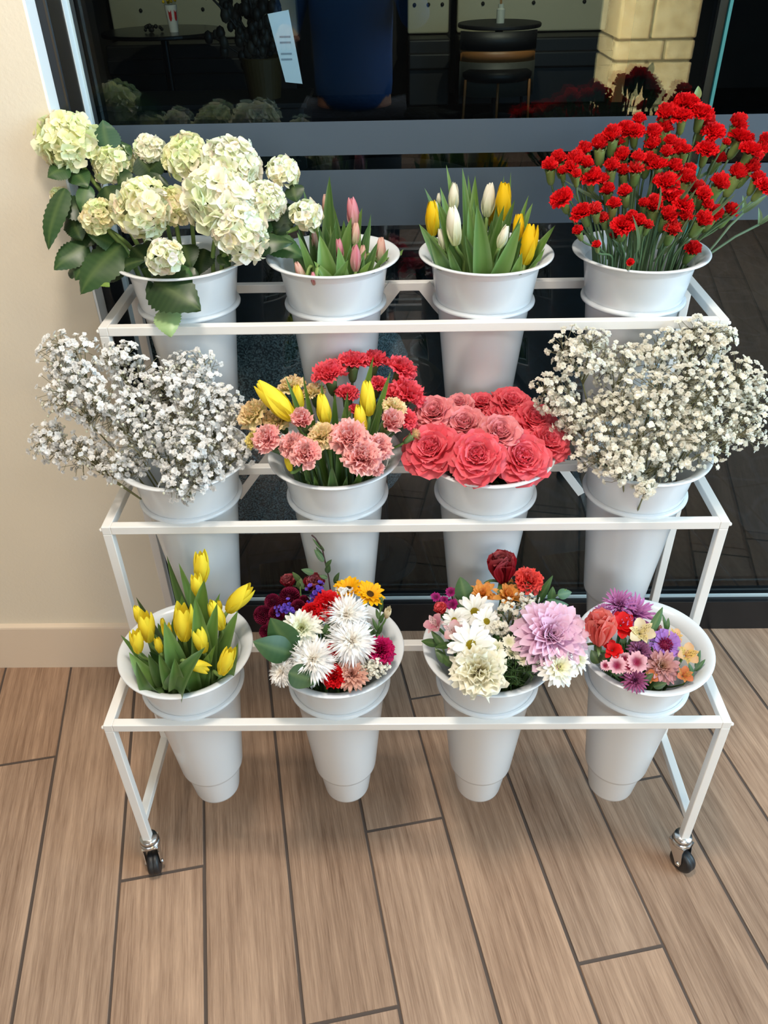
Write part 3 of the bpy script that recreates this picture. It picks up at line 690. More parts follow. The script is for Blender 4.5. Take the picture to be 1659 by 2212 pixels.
# ------------------------------------------------------------------ red spray carnations
RED_A, RED_B = S(186, 10, 16), S(236, 26, 34)
def reds():
    key = (2, 3); c = BUCKET[key]; o, s = (1100, 160), 2.968
    L = [(1140,185,72),(1230,250,66),(1110,270,60),(1005,255,55),(830,300,40),(745,350,58),(800,370,58),(660,395,55),(580,455,52),(480,490,46),(1000,350,45),(920,380,48),(918,455,48),(1075,485,55),(1130,490,34),
         (725,525,46),(430,550,50),(318,545,46),(262,590,46),(340,625,28),(400,600,46),(495,575,42),(432,645,30),(525,655,62),(600,680,38),(655,595,45),(730,625,38),(828,540,42),(890,555,45),(955,580,60),
         (812,610,46),(1060,598,46),(1130,670,52),(1010,695,70),(1050,790,76),(630,745,42),(740,755,42),(335,795,64),(670,835,40),(470,885,62),(550,870,40),(602,925,34),(925,840,55),(1120,835,58),(1020,905,50),
         (1045,995,50),(730,970,66),(835,945,42),(785,920,38),(1245,775,46),(1270,840,35),(1240,940,52),(1310,900,50),(1350,700,55),(1465,640,54),(1540,600,54),(1265,480,62),(1310,370,62),(1255,300,54),(1465,320,54),
         (1490,410,70),(1550,490,66),(1622,480,46),(1636,720,58),(1588,670,40),(1415,880,46),(1175,1125,46),(560,1095,25),(775,1210,23),(1200,740,52),(1150,620,40),(690,1030,34),(890,970,30),(440,1005,32),
         (1340,545,40),(1030,440,40),(1390,440,26),(705,440,30),(860,830,30),(1130,915,40),(1012,505,40),(1640,430,44),(970,295,24)]
    full = [m_carnation(10+k, RED_A, RED_B, None, 'full') for k in range(4)]
    half = [m_carnation(20+k, RED_A, RED_B, S(244, 74, 70) if k == 0 else S(240, 44, 46), 'half') for k in range(4)]
    cal = [m_calyx(S(96, 126, 66)), m_calyx(S(112, 134, 72), 1.1)]
    rows = {}
    for i, (x, y, r) in enumerate(L): rows.setdefault(min(7, int((y-150)//125)), []).append(i)
    lab = {}
    tiers = ['topmost', 'second', 'third', 'fourth', 'fifth', 'sixth', 'seventh', 'lowest']
    for t, ids in rows.items():
        ids.sort(key=lambda i: L[i][0])
        for k, i in enumerate(ids):
            sz = 'large open' if L[i][2] > 56 else ('half-open' if L[i][2] > 36 else 'small budding')
            lab[i] = f'{sz} red carnation, {ORD[k+1]} from the wall side in the {tiers[t]} layer of the bunch'
    for i, (x, y, r) in enumerate(L):
        u, v = crop(o, s, x, y)
        q = (y-185)/1000.0
        dy = .045-.15*q+(.04 if i in (69, 66, 65, 52, 74, 71) else 0)+R0.uniform(-.012, .012)
        head = at_y(u, v, c.y+dy); rad = r/s*mpp(head)
        big = r > 56; ax = outward(key, head, .30, .25+R0.uniform(-.15, .2))
        ax = (ax+Vector((R0.uniform(-.18, .18), R0.uniform(-.12, .12), 0))).normalized()
        me = R0.choice(full if big else half); k = .93 if big else 1.20
        st = rad*k
        flower(key, 'red_carnation', lab[i], 'flower', 'red carnations in the end bucket', head-ax*st*.6, ax,
               [('bloom', me, 1.0, -.1*st), ('calyx', R0.choice(cal), 1.1 if big else 1.24, .10*st)], stem_r=.0016, stem_col=S(84, 112, 78), scale=st, attach=st*1.25, bend=.2)
    # narrow leaves on the stems and the green bud at the top
    for k in range(46):
        a = R0.uniform(0, 2*PI); rr = R0.uniform(.01, .075); z = R0.uniform(-.02, .10)
        p = c+Vector((rr*math.cos(a), rr*math.sin(a), z)); d = Vector((rr*math.cos(a)*R0.uniform(.2, 1.6)+R0.uniform(-.02, .02), rr*math.sin(a)*.6, R0.uniform(.03, .08)))
        give_leaf(key, (p, p+d, .006, -VIEW), p+d, bow=R0.uniform(-.1, .1), cup=.5, col=S(72, 98, 70), nv=6, nu=2)
    b = at_y(*crop(o, s, 1195, 165), c.y+.05); t = at_y(*crop(o, s, 1212, 75), c.y+.05)
    give_leaf(key, (b, t, .012, -VIEW), b, bow=.05, cup=.6, col=S(128, 160, 110))
    for (x0, y0, x1, y1, w) in ((1290, 1150, 1600, 965, 7), (1320, 1090, 1500, 890, 6)):
        b = at_y(*crop(o, s, x0, y0), c.y+.02); t = at_y(*crop(o, s, x1, y1), c.y+.05); tp = t+(t-b)*.12
        r = thing('carnation_spray', 'bare grey-green carnation stem %s' % ('leaning far out over the rim of the red carnation bucket' if w == 7 else 'just above the outermost leaning stem by the red carnations'), 'stem', b)
        m = MB(); m.tube([Vector((0, 0, 0))-(t-b)*.5, Vector((0, 0, 0)), (t-b)*.5+Vector((0, 0, .004)), t-b], .0021, 6, S(92, 112, 84)); m.obj('stem', M_STEM, r)
        for sx in (-1, 1): place('leaf', leaf_mesh(t-b, t-b+Vector((.02*sx+.012, 0, .028)), .008, -VIEW, .1, .5, col=S(100, 128, 92)), r, Matrix.Identity(4))
reds()

# ------------------------------------------------------------------ tulips
TL = [S(78, 116, 50), S(92, 130, 56), S(62, 98, 46), S(102, 140, 70)]
def tulips(key, o, s, blooms, leaves, meshes, lead, gname, WIDE=1.3):
    c = BUCKET[key]; byc = {}
    for i, b in enumerate(blooms): byc.setdefault(b[5], []).append(i)
    lab = {}
    for col, ids in byc.items():
        ids.sort(key=lambda i: blooms[i][0])
        for k, i in enumerate(ids): lab[i] = lead.format(col=meshes[col][1], ord=ORD[k+1]) if len(ids) > 1 else lead.format(col=meshes[col][1], ord='the only one,').replace(' from the wall side', '')
    for i, (x, y, h, tilt, dy, col) in enumerate(blooms):
        u, v = crop(o, s, x, y); p = at_y(u, v, c.y+dy); hm = h/s*mpp(p)/.88
        a = math.radians(tilt); ax = (CRIGHT*math.sin(a)+(Vector((0, 0, 1))*.9+CUP*.35)*math.cos(a)).normalized()
        flower(key, 'tulip', lab[i], 'flower', gname[col], p-ax*hm*.5, ax, [('bloom', R0.choice(meshes[col][0]), 1.0, 0)], stem_r=.0032, stem_col=S(120, 146, 80), scale=hm, attach=-.002)
    for (x, y, w, bow, dy, bx, *rest) in leaves:
        u, v = crop(o, s, x, y); tip = at_y(u, v, c.y+dy)
        b = Vector((c.x+(tip.x-c.x)*.42+bx, c.y+max(-.045, min(.05, dy*.7)), c.z-.085))
        pal = R0.choice(TL)
        give_leaf(key, (b, tip, WIDE*w/s*mpp(tip), (-VIEW+CRIGHT*R0.uniform(-.5, .5)+Vector((0, 0, .2))).normalized()), tip, bow=bow, cup=R0.uniform(.25, .55), col=mix(pal, S(126, 156, 84), .35), col2=pal, twist=R0.uniform(-.5, .5), nv=12, prof=pf_lance, curl_tip=rest[0] if rest else 0)
def fill_leaves(key, n, zlo, zhi, rnd, w=.026):
    c = BUCKET[key]
    for k in range(n):
        a = 2*PI*(k+rnd.random())/n; rr = rnd.uniform(.02, .075); b = c+Vector((.4*rr*math.cos(a), .4*rr*math.sin(a), -.09))
        t = c+Vector((rr*math.cos(a), rr*math.sin(a), rnd.uniform(zlo, zhi))); pal = rnd.choice(TL)
        give_leaf(key, (b, t, w*rnd.uniform(.8, 1.3), (-VIEW+CRIGHT*rnd.uniform(-1, 1)).normalized()), t, bow=rnd.uniform(0, .05), cup=rnd.uniform(.25, .55), col=mix(pal, S(116, 150, 78), .3), col2=pal, twist=rnd.uniform(-.6, .6), nv=10)
def all_tulips():
    pink = [m_tulip(30+k, S(206, 170, 150), S(222, 150, 160), S(196, 70, 90)) for k in range(2)]
    pale = [m_tulip(34, S(196, 196, 150), S(226, 186, 170), S(206, 110, 100))]
    white = [m_tulip(40+k, S(214, 222, 170), S(244, 240, 222)) for k in range(3)]
    yel = [m_tulip(50+k, S(214, 190, 40), S(248, 208, 24), None, .2*k) for k in range(3)]
    yel2 = [m_tulip(60+k, S(246, 226, 60), S(253, 234, 70), None, .05+.18*k) for k in range(3)]
    # pink tulips, top tier
    tulips((2, 1), (550, 340), 2.44,
        [(520,300,140,-8,.02,'p'),(532,405,100,6,.0,'q'),(446,488,95,-4,-.03,'p'),(532,535,120,2,-.045,'p'),(568,510,80,8,-.01,'q'),(664,490,115,4,.01,'q'),(316,442,85,-6,.03,'q'),(240,605,95,-24,-.06,'q'),(310,640,60,-4,-.085,'p'),(382,262,110,-4,.05,'q')],
        [(395,98,62,.04,.05,-.005),(430,318,50,-.03,-.01,0),(512,315,70,.03,0,0),(567,265,55,.06,.02,0),(615,372,46,.04,.02,0),(345,410,80,.10,-.05,.01,.3),(784,484,50,-.10,.0,0),(648,448,44,.05,.0,0),(440,470,60,.04,-.06,.01),(590,480,50,.05,-.03,0),(290,398,40,.04,.03,0),(372,360,54,.02,.03,0),(706,480,44,-.03,-.02,0),(640,575,60,.14,-.07,0,.3),(485,545,70,.12,-.085,0,.4),(320,545,60,.12,-.07,.01,.4),(560,400,44,.05,.0,0),(415,250,60,.05,.045,.012),(470,330,46,.03,.02,.01),(255,160,30,.02,.06,.0),(210,560,60,-.05,-.05,0),(610,540,60,.1,-.05,0,.2)],
        {'p': (pink, 'rosy'), 'q': (pale, 'pale greenish')}, '{col} pink tulip, {ord} from the wall side among the pink tulips', {'p': 'pink tulips on the top tier', 'q': 'pale pink tulips on the top tier'}, 1.6)
    # white and yellow tulips, top tier
    tulips((2, 2), (550, 340), 2.44,
        [(1050,212,125,2,.04,'w'),(1232,228,150,4,.03,'w'),(1050,366,175,-10,-.04,'w'),(1310,420,110,22,-.055,'w'),(990,432,95,-16,-.03,'w'),(970,218,50,0,.05,'w'),(958,290,90,6,.03,'w'),(937,325,155,-4,.01,'y'),(1312,236,170,0,.02,'y'),(1264,312,130,4,.04,'y'),(1390,372,125,2,-.01,'y'),(1442,462,185,8,-.03,'y')],
        [(1010,38,44,.05,.06,0),(1095,55,60,.03,.04,0),(1125,90,40,.03,.05,0),(1163,96,78,.04,.04,0),(1315,95,50,.08,.03,-.01),(1350,75,44,.04,.05,0),(895,160,60,.06,.02,.01),(978,155,62,.05,.03,0),(962,228,92,.03,-.03,.01),(1172,248,104,.04,-.075,.004),(1402,338,92,.04,-.075,-.03),(866,350,84,.10,-.03,.01),(1445,198,44,.04,.02,0),(1466,240,60,.05,.02,0),(1586,356,70,.05,-.02,-.01),(1128,255,70,.02,-.04,0),(1350,192,60,.03,.02,0),(1108,410,80,.05,-.06,.02),(1410,505,84,.10,-.085,.02,.2),(1530,478,50,.03,-.04,0),(1422,402,60,.05,-.03,0),(1020,470,64,.02,-.07,.005),(1300,300,54,.03,.0,0),(1150,250,60,.02,.0,0),(920,420,90,.08,-.05,.01),(1480,560,60,.06,-.06,0),(1250,330,70,.02,.01,0)],
        {'w': (white, 'white'), 'y': (yel, 'yellow')}, 'closed {col} tulip, {ord} from the wall side in the white-and-yellow tulip bucket', {'w': 'white tulips on the top tier', 'y': 'yellow tulips on the top tier'}, 1.15)
    # yellow tulips, bottom tier
    tulips((0, 0), (220, 1150), 2.44,
        [(525,185,165,4,.05,'y'),(500,282,120,-2,.02,'y'),(196,438,105,-14,.0,'y'),(236,502,165,-2,-.02,'y'),(186,578,130,2,-.045,'y'),(430,480,200,4,-.03,'y'),(346,532,100,0,-.03,'y'),(300,596,85,-6,-.05,'y'),(520,566,150,-10,-.04,'y'),(722,352,185,46,.03,'y'),(604,440,160,-16,.0,'y'),(395,456,50,8,.02,'y'),(500,702,125,112,-.07,'y'),(655,682,160,26,-.075,'y'),(322,482,60,0,.02,'y'),(620,388,60,0,.04,'y')],
        [(342,120,64,.03,.06,.03),(405,160,50,.02,.06,.02),(180,340,50,-.02,.02,0),(492,343,86,.03,-.035,0),(540,250,116,.03,.01,0),(606,322,54,.12,.05,0,.4),(608,372,76,.06,-.02,0),(718,412,66,.05,.0,-.01),(718,582,60,.05,-.06,0),(600,590,50,.04,-.06,-.01),(328,470,92,.05,-.05,0),(512,612,110,.16,-.085,-.03,.5),(140,640,100,.14,-.06,.02,.5),(160,705,90,.14,-.085,.02,.5),(98,540,40,.08,-.02,0),(420,330,80,.04,.02,0),(400,390,54,.10,.0,-.02),(300,640,84,.10,-.075,.01),(560,640,70,.04,-.06,0),(470,640,60,.04,-.07,0),(660,470,60,.04,.0,0),(245,640,90,.06,-.07,.02),(350,560,76,.03,-.05,0),(470,230,60,.05,.05,.02),(385,660,90,.10,-.09,0)],
        {'y': (yel2, 'yellow')}, '{col} tulip, {ord} from the wall side in the bottom bucket of yellow tulips', {'y': 'yellow tulips on the bottom tier'}, 1.45)
    rnd = random.Random(17)
    fill_leaves((2, 1), 14, .01, .06, rnd, .022); fill_leaves((2, 2), 14, .02, .085, rnd, .022); fill_leaves((0, 0), 12, -.02, .04, rnd, .03)
    return yel2
YEL2 = all_tulips()

# ------------------------------------------------------------------ hydrangeas
def hydrangeas():
    key = (2, 0); c = BUCKET[key]; o, s = (50, 200), 2.37
    W1, W2 = S(254, 253, 240), S(246, 246, 216); G1, G2 = S(244, 246, 200), S(224, 232, 150); Y1, Y2 = S(248, 242, 200), S(236, 224, 156)
    white = [m_hydrangea(70+k, W1, W2, 165, .04, .31) for k in range(2)]; green = [m_hydrangea(74+k, G1, W2, 125, 0, .30) for k in range(2)]
    cream = [m_hydrangea(78, Y1, W1, 150, .12, .28), m_hydrangea(79, Y1, G1, 130, .14, .28)]; wilt = [m_hydrangea(80, W1, Y1, 60, .25, .36)]
    Ls = [(240,270,150,.05,green[0],'round lime-white hydrangea head standing highest beside the beige wall'),
          (470,372,110,.06,green[1],'flat lime hydrangea head just inside the one by the wall'),
          (655,300,80,.08,white[1],'small creamy hydrangea head at the back touching the dark upright leaf'),
          (835,345,118,.05,green[0],'lime-cream hydrangea head at the top behind the big white one'),
          (1060,395,140,.03,white[0],'white hydrangea head at the top of the big white cluster'),
          (1005,560,178,-.02,white[1],'largest white hydrangea head, in the middle of the big white cluster'),
          (1105,715,140,-.05,white[0],'white hydrangea head hanging lowest in the big white cluster'),
          (600,590,150,-.04,cream[0],'loose cream hydrangea head in front, above the single drooping one'),
          (385,635,92,-.03,cream[1],'small yellowish hydrangea head nearest the wall in the front row'),
          (765,590,100,.01,cream[1],'yellow-cream hydrangea head shaded between the two front heads'),
          (722,840,92,-.10,wilt[0],'small drooping cream hydrangea head hanging over the bucket rim'),
          (1240,560,92,.0,white[0],'small white hydrangea head beside the big white cluster on the tulip side'),
          (1330,410,82,.03,wilt[0],'wilting white hydrangea head reaching highest above the pink tulips'),
          (1450,630,84,.0,wilt[0],'wilting hydrangea head dangling next to the pink tulips'),
          (182,522,42,.02,cream[1],'tiny yellow hydrangea head tucked under the leaves beside the wall')]
    for (x, y, r, dy, me, lab) in Ls:
        u, v = crop(o, s, x, y); p = at_y(u, v, c.y+dy); rad = r/s*mpp(p)
        ax = outward(key, p, .15, .30)
        if 'drooping' in lab: ax = (ax+Vector((0, -.5, -.6))).normalized()
        flower(key, 'hydrangea', lab, 'flower', 'hydrangeas on the top tier', p, ax, [('bloom', me[0], 1.0, 0), ('stalks', me[1], 1.0, 0)], stem_r=.0038, stem_col=S(124, 150, 82), scale=rad, attach=rad*.5)
    # leaves: base, tip, width, dy base, dy tip, shade
    D1, D2, D3, P1 = S(28, 52, 26), S(40, 70, 36), S(54, 90, 48), S(150, 180, 124)
    B1 = S(52, 84, 66)
    def bl(q): return pf_oval(q)
    for (x0, y0, x1, y1, w, d0, d1, col, ser) in (
        (440,310,405,135,125,.05,.07,B1,.1),(470,300,555,270,120,.05,.07,D2,.1),(235,380,120,430,110,.02,0,D2,.1),(215,490,118,805,110,0,-.06,D2,.12),(330,590,150,590,120,.0,-.02,D1,.12),
        (505,780,282,1028,190,-.03,-.09,D2,.1),(330,780,152,905,120,-.02,-.06,D2,.12),(640,400,735,300,120,.06,.07,D1,.1),(590,330,680,440,120,.06,.06,D1,.12),(650,950,908,1110,210,-.085,-.135,D1,.12),(730,1100,755,1250,118,-.10,-.145,P1,.14),
        (1080,800,1388,760,115,-.04,-.03,D1,.1),(1230,740,1440,840,120,.0,-.02,D3,.06),(1300,560,1340,740,150,.02,0,D1,.08),(420,480,470,600,130,.02,-.01,D1,.1),(560,790,650,880,90,-.03,-.07,D1,.1),(330,470,300,620,80,.01,-.02,D3,.05),
        (300,560,180,640,120,.02,.01,D1,.1),(330,640,200,700,120,.0,-.01,D1,.1),(360,700,240,780,130,.0,-.02,D1,.1),(480,760,380,880,130,-.02,-.04,D1,.1),(700,760,600,900,110,-.01,-.04,D1,.1),(930,800,900,930,110,-.0,-.03,D1,.1),(1250,640,1180,720,120,.0,-.01,D2,.1),(1320,640,1290,740,110,.01,.0,D1,.1),(560,420,480,470,110,.03,.02,D1,.1),(700,420,660,500,110,.03,.02,D1,.1),(1190,760,1120,850,110,-.01,-.03,D1,.1),(340,860,260,960,100,-.04,-.06,D2,.1),
        (420,950,620,850,90,-.04,-.07,D1,.08),(380,950,440,990,60,-.06,-.09,S(120,150,66),.1),(850,900,760,960,110,-.07,-.09,D3,.1),(880,900,800,1010,90,-.06,-.08,D1,.1),(500,800,330,720,80,-.02,-.04,D3,.1),(1000,830,1060,900,50,-.03,-.05,D2,.1),(820,780,860,900,120,-.02,-.05,D1,.1),
        (1190,560,1170,520,60,.02,.03,D1,.1),(1380,470,1400,560,90,.02,.0,D1,.1),(260,400,330,480,100,.03,.0,D2,.1),(250,640,300,760,100,-.01,-.03,D1,.1),(230,920,300,900,70,-.04,-.05,D1,.1)):
        b = at_y(*crop(o, s, x0, y0), c.y+d0); t = at_y(*crop(o, s, x1, y1), c.y+d1)
        give_leaf(key, (b, t, 1.15*w/s*mpp(t), (-VIEW+Vector((0, -.1, .35))+CRIGHT*R0.uniform(-.3, .3)).normalized()), b, bow=.06, cup=-.16, prof=bl, col=col, col2=mix(col, S(70, 104, 56), .2), nu=6, nv=22, serr=ser, veins=mix(col, S(120, 150, 90), .4), curl_tip=.35, wave=.02)
hydrangeas()

# ------------------------------------------------------------------ carnations, tulips and roses on the middle tier
CORAL = (S(226, 44, 72), S(250, 98, 114)); PINK = (S(248, 124, 130), S(255, 184, 182)); PEACH = (S(255, 230, 146), S(255, 247, 196))
CAL = m_calyx(S(88, 112, 66)); SEP = m_sepals()
def middle():
    key = (1, 1); c = BUCKET[key]; o, s = (500, 720), 2.242
    co = [m_carnation(100+k, CORAL[0], CORAL[1], S(240, 100, 112)) for k in range(3)]
    pk = [m_carnation(110+k, PINK[0], PINK[1], S(252, 206, 200)) for k in range(3)]
    pe = [m_carnation(120+k, PEACH[0], PEACH[1], S(248, 184, 150), EW=.5) for k in range(3)]
    pb = [m_carnation(130, PINK[0], PINK[1], S(252, 206, 200), 'half')]; ye = [m_carnation(131, PEACH[0], S(242, 226, 130), S(246, 232, 160))]
    Ls = [(475,205,76,.07,co,'large coral carnation leaning towards the wall at the back of the mixed bucket',-.3),(590,150,66,.09,co,'coral carnation at the top with a dark green calyx showing',0),(695,138,60,.10,co,'coral carnation topmost, just behind the tall tulip leaf',.1),(820,180,68,.08,co,'coral carnation with a round green calyx at the top beside the roses',.25),
          (560,300,54,.05,co,'coral carnation half hidden below the leaning coral one',0),(850,300,80,.04,co,'wide coral carnation facing the coral roses',.6),(712,255,48,.06,co,'coral carnation squeezed between the two tall tulip leaves',.1),(790,305,58,.04,co,'coral carnation just inside the wide one facing the roses',.2),(838,420,56,.0,co,'deep coral carnation above the cream bud beside the roses',.4),(600,375,34,.03,co,'dark coral carnation low among the tulip leaves',0),
          (112,400,72,-.01,pe,'peach carnation with rosy edges reaching furthest towards baby\'s breath',-.7),(228,425,66,-.01,pe,'peach carnation beneath the leaning yellow tulip',-.2),(292,262,58,.06,pe,'peach carnation with rosy edges behind the slim tulip leaves',-.2),(400,292,52,.06,pe,'peach carnation against the bucket behind, below the coral ones',0),(440,500,62,-.06,pe,'golden peach carnation in the front row between the pink ones',0),(495,520,44,-.05,pe,'small orange carnation pressed against the pink front cluster',.1),(785,365,54,.0,pe,'peach carnation under the coral ones on the rose side',.3),
          (112,520,40,-.05,ye,'lemon carnation peeping out behind the outermost pink one',-.6),
          (347,432,52,-.05,pb,'small half-open pink carnation alone below the yellow tulip',-.2),(178,515,66,-.065,pk,'pink carnation outermost on the baby\'s breath side',-.5),(298,545,58,-.07,pk,'pink carnation just inside the outermost one in the front row',-.2),(362,585,68,-.09,pk,'pink carnation hanging low over the front stems',-.1),(570,512,88,-.07,pk,'large pink carnation on top of the front cluster',0),(632,605,84,-.095,pk,'large salmon pink carnation lowest in the front cluster',.05),(712,552,62,-.07,pk,'pink carnation of the front cluster on the rose side',.2),(765,442,58,-.04,pb,'half-open pale pink carnation standing apart near the roses',.4),(700,655,36,-.095,pk,'pale pink carnation petals at the bottom of the front cluster',.2)]
    for (x, y, r, dy, me, lab, lean) in Ls:
        u, v = crop(o, s, x, y); p = at_y(u, v, c.y+dy); rad = r/s*mpp(p)
        ax = (outward(key, p, .25, .55 if dy < .03 else .15)+CRIGHT*lean*.5).normalized(); k = .86 if me is not pb else 1.12
        flower(key, 'carnation', lab, 'flower', 'carnations in the middle mixed bucket', p-ax*rad*.3, ax, [('bloom', R0.choice(me), 1.0, -.1*rad), ('calyx', CAL, .95, 0)], stem_r=.0024, stem_col=S(86, 112, 80), scale=rad*k, attach=rad*k*1.1)
    p = at_y(*crop(o, s, 900, 482), c.y-.03); ax = (CRIGHT*.8+CUP*.6).normalized(); rad = 36/s*mpp(p)
    flower(key, 'carnation', 'cream and pink carnation bud pointing at the coral roses', 'flower', 'carnations in the middle mixed bucket', p-ax*rad, ax, [('bloom', m_carnation(132, S(226, 214, 140), S(244, 222, 168), S(236, 150, 140), 'half'), .9, 0), ('calyx', CAL, 1.1, 0)], stem_r=.0022, scale=rad*.9, attach=rad)
    for (x, y, h, tilt, dy, lab) in ((215,330,215,-46,-.02,'long yellow tulip leaning towards the wall in the mixed carnation bucket'),(322,322,125,0,.03,'slim yellow tulip bud between two upright leaves'),(447,372,140,-8,-.02,'plump yellow tulip bud at the centre of the mixed carnation bucket'),(660,318,155,-4,.0,'yellow tulip bud under the coral carnations'),(625,422,130,-10,-.03,'yellow tulip bud just above the big pink carnation'),(276,632,70,-16,-.075,'tiny yellow tulip bud low inside the bucket rim')):
        u, v = crop(o, s, x, y); p = at_y(u, v, c.y+dy); hm = h/s*mpp(p)/.88; a = math.radians(tilt); ax = (CRIGHT*math.sin(a)+(Vector((0, 0, .9))+CUP*.35)*math.cos(a)).normalized()
        flower(key, 'tulip', lab, 'flower', 'yellow tulips among the carnations', p-ax*hm*.5, ax, [('bloom', YEL2[0], 1.0, 0)], stem_r=.003, stem_col=S(112, 140, 76), scale=hm)
    for (x, y, w, bow, dy, bx) in ((258,200,40,.05,.02,.03),(346,200,46,.02,.03,.02),(435,230,50,.05,.02,.02),(688,110,80,.04,.02,0),(772,182,58,.04,.01,-.02),(562,280,60,.08,0,.03),(732,308,50,.05,-.02,0),(548,350,80,.02,-.04,0),(500,285,56,.03,.02,0),(576,355,64,.05,-.035,.02),(485,640,70,.04,-.09,0),(640,640,56,.04,-.085,0),(350,650,50,.05,-.085,.02),(400,690,60,.05,-.09,.02),(560,690,50,.05,-.09,0),(720,640,46,.05,-.07,0),(300,300,36,.03,.04,.02)):
        u, v = crop(o, s, x, y); tip = at_y(u, v, c.y+dy); b = Vector((c.x+(tip.x-c.x)*.45+bx*.3, c.y+max(-.06, min(.05, dy*.7)), c.z-.09))
        give_leaf(key, (b, tip, w/s*mpp(tip), (-VIEW+CRIGHT*R0.uniform(-.5, .5)).normalized()), tip, ('flower',), bow=bow*.7, cup=.4, col=R0.choice(TL[:3]), twist=R0.uniform(-.4, .4), nv=10)
    # coral roses
    key = (1, 2); c = BUCKET[key]
    red = [m_rose(140+k, S(243, 106, 124), S(238, 94, 106)) for k in range(3)]; dus = [m_rose(150+k, S(234, 138, 146), S(238, 154, 156)) for k in range(2)]
    Ls = [(980,372,92,.02,dus,'dusty pink rose at the top corner next to the coral carnations'),(1105,332,62,.06,dus,'coral rose at the back near the dusty corner rose'),(1215,325,66,.08,red,'coral rose at the back centre, partly hidden'),(1365,322,95,.07,red,'bright coral rose at the back on the baby\'s breath side'),(1300,385,66,.05,red,'deep coral rose sunk in the middle of the back row'),(1125,425,96,.0,dus,'dusty rose in the centre with loosely ruffled petals'),(1475,405,100,.03,red,'coral rose at the upper edge beside the baby\'s breath'),(1305,472,96,-.03,dus,'pale dusty rose in the very centre of the rose bucket'),
          (1545,515,100,-.01,red,'coral rose lowest along the baby\'s breath edge'),(962,548,122,-.045,red,'big round coral rose at the front on the carnation side'),(1190,585,124,-.075,red,'large open coral rose at the front centre'),(1418,592,124,-.06,red,'large coral rose at the front on the baby\'s breath side')]
    for (x, y, r, dy, me, lab) in Ls:
        u, v = crop(o, s, x, y); p = at_y(u, v, c.y+dy); rad = r/s*mpp(p); ax = outward(key, p, .15, .85)
        flower(key, 'rose', lab, 'flower', 'coral roses on the middle tier', p-ax*rad*.55, ax, [('bloom', R0.choice(me), .98, 0), ('calyx', SEP, .95, 0)], stem_r=.0035, stem_col=S(78, 98, 56), scale=rad, attach=rad*.45)
    for k in range(14):
        a = R0.uniform(0, 2*PI); b = c+Vector((.03*math.cos(a), .03*math.sin(a), -.06)); t = c+Vector((.08*math.cos(a), .08*math.sin(a), R0.uniform(-.02, .01)))
        give_leaf(key, (b, t, .03, -VIEW), t, bow=.06, cup=-.2, prof=pf_oval, col=S(46, 66, 34), nu=4, nv=10, serr=.08)
middle()

# ------------------------------------------------------------------ baby's breath
M_BREATH = petal_mat('breath_petal', .6, .2, .5)
def sprig(key, label, group, tgt, rad, rnd, FLs, n=62, fl=.0053, squash=(1, .8, .85), name='babys_breath_sprig', base=None):
    c = BUCKET[key]; tgt = Vector(tgt); off = tgt-c
    if base is None: base = c+Vector((max(-.05, min(.05, off.x*.35)), max(-.05, min(.05, off.y*.5)), -.12))
    r = thing(name, label, 'flower', base, group); t = tgt-base
    st = MB(); bl = MB(); GB = S(122, 122, 84); GT = S(112, 108, 82)
    root = t-t.normalized()*rad*.95+Vector((rnd.uniform(-1, 1), rnd.uniform(-1, 1), 0))*rad*.15
    st.tube(bez(Vector((0, 0, 0)), root*.5+Vector((0, 0, root.length*.06)), root, 6), [.0016]*4+[.0012]*3, 4, GB)
    nodes = []
    for k in range(9):
        d = Vector((rnd.gauss(0, 1)*squash[0], rnd.gauss(0, 1)*squash[1], rnd.gauss(.15, .8)*squash[2])).normalized()*rad*rnd.uniform(.25, .6)
        nd = t+d-t.normalized()*rad*.15; nodes.append(nd)
        st.tube(bez(root, (root+nd)/2+Vector((0, 0, .2*rad)), nd, 4), [.0010]*3+[.0007]*2, 3, GB)
    for i in range(n):
        d = Vector((rnd.gauss(0, 1), rnd.gauss(0, 1), rnd.gauss(.15, 1))).normalized(); q = rad*(rnd.random()**.45)
        p = t+Vector((d.x*squash[0], d.y*squash[1], d.z*squash[2]))*q
        nd = min(nodes, key=lambda w: (w-p).length+rnd.random()*rad*.3)
        m = (nd+p)/2+Vector((rnd.uniform(-1, 1), rnd.uniform(-1, 1), rnd.uniform(-.5, 1)))*rad*.07
        st.tube([nd, m, p], .00048, 3, GT, cap=False)
        dd = (p-nd).normalized()*.6+(p-t).normalized()*.5+Vector((rnd.gauss(0, .4), rnd.gauss(0, .4)-.5, rnd.gauss(.6, .4)))
        if rnd.random() < .17: bl.ball(tuple(p), fl*.42, S(236, 236, 220), 6, 4)
        else: add_floret(bl, p, dd, fl*rnd.uniform(.75, 1.25), FLs, rnd)
    st.obj('branch', M_STEM, r)
    b = bl.obj('blossom', M_BREATH, r); b['kind'] = 'stuff'
    return r
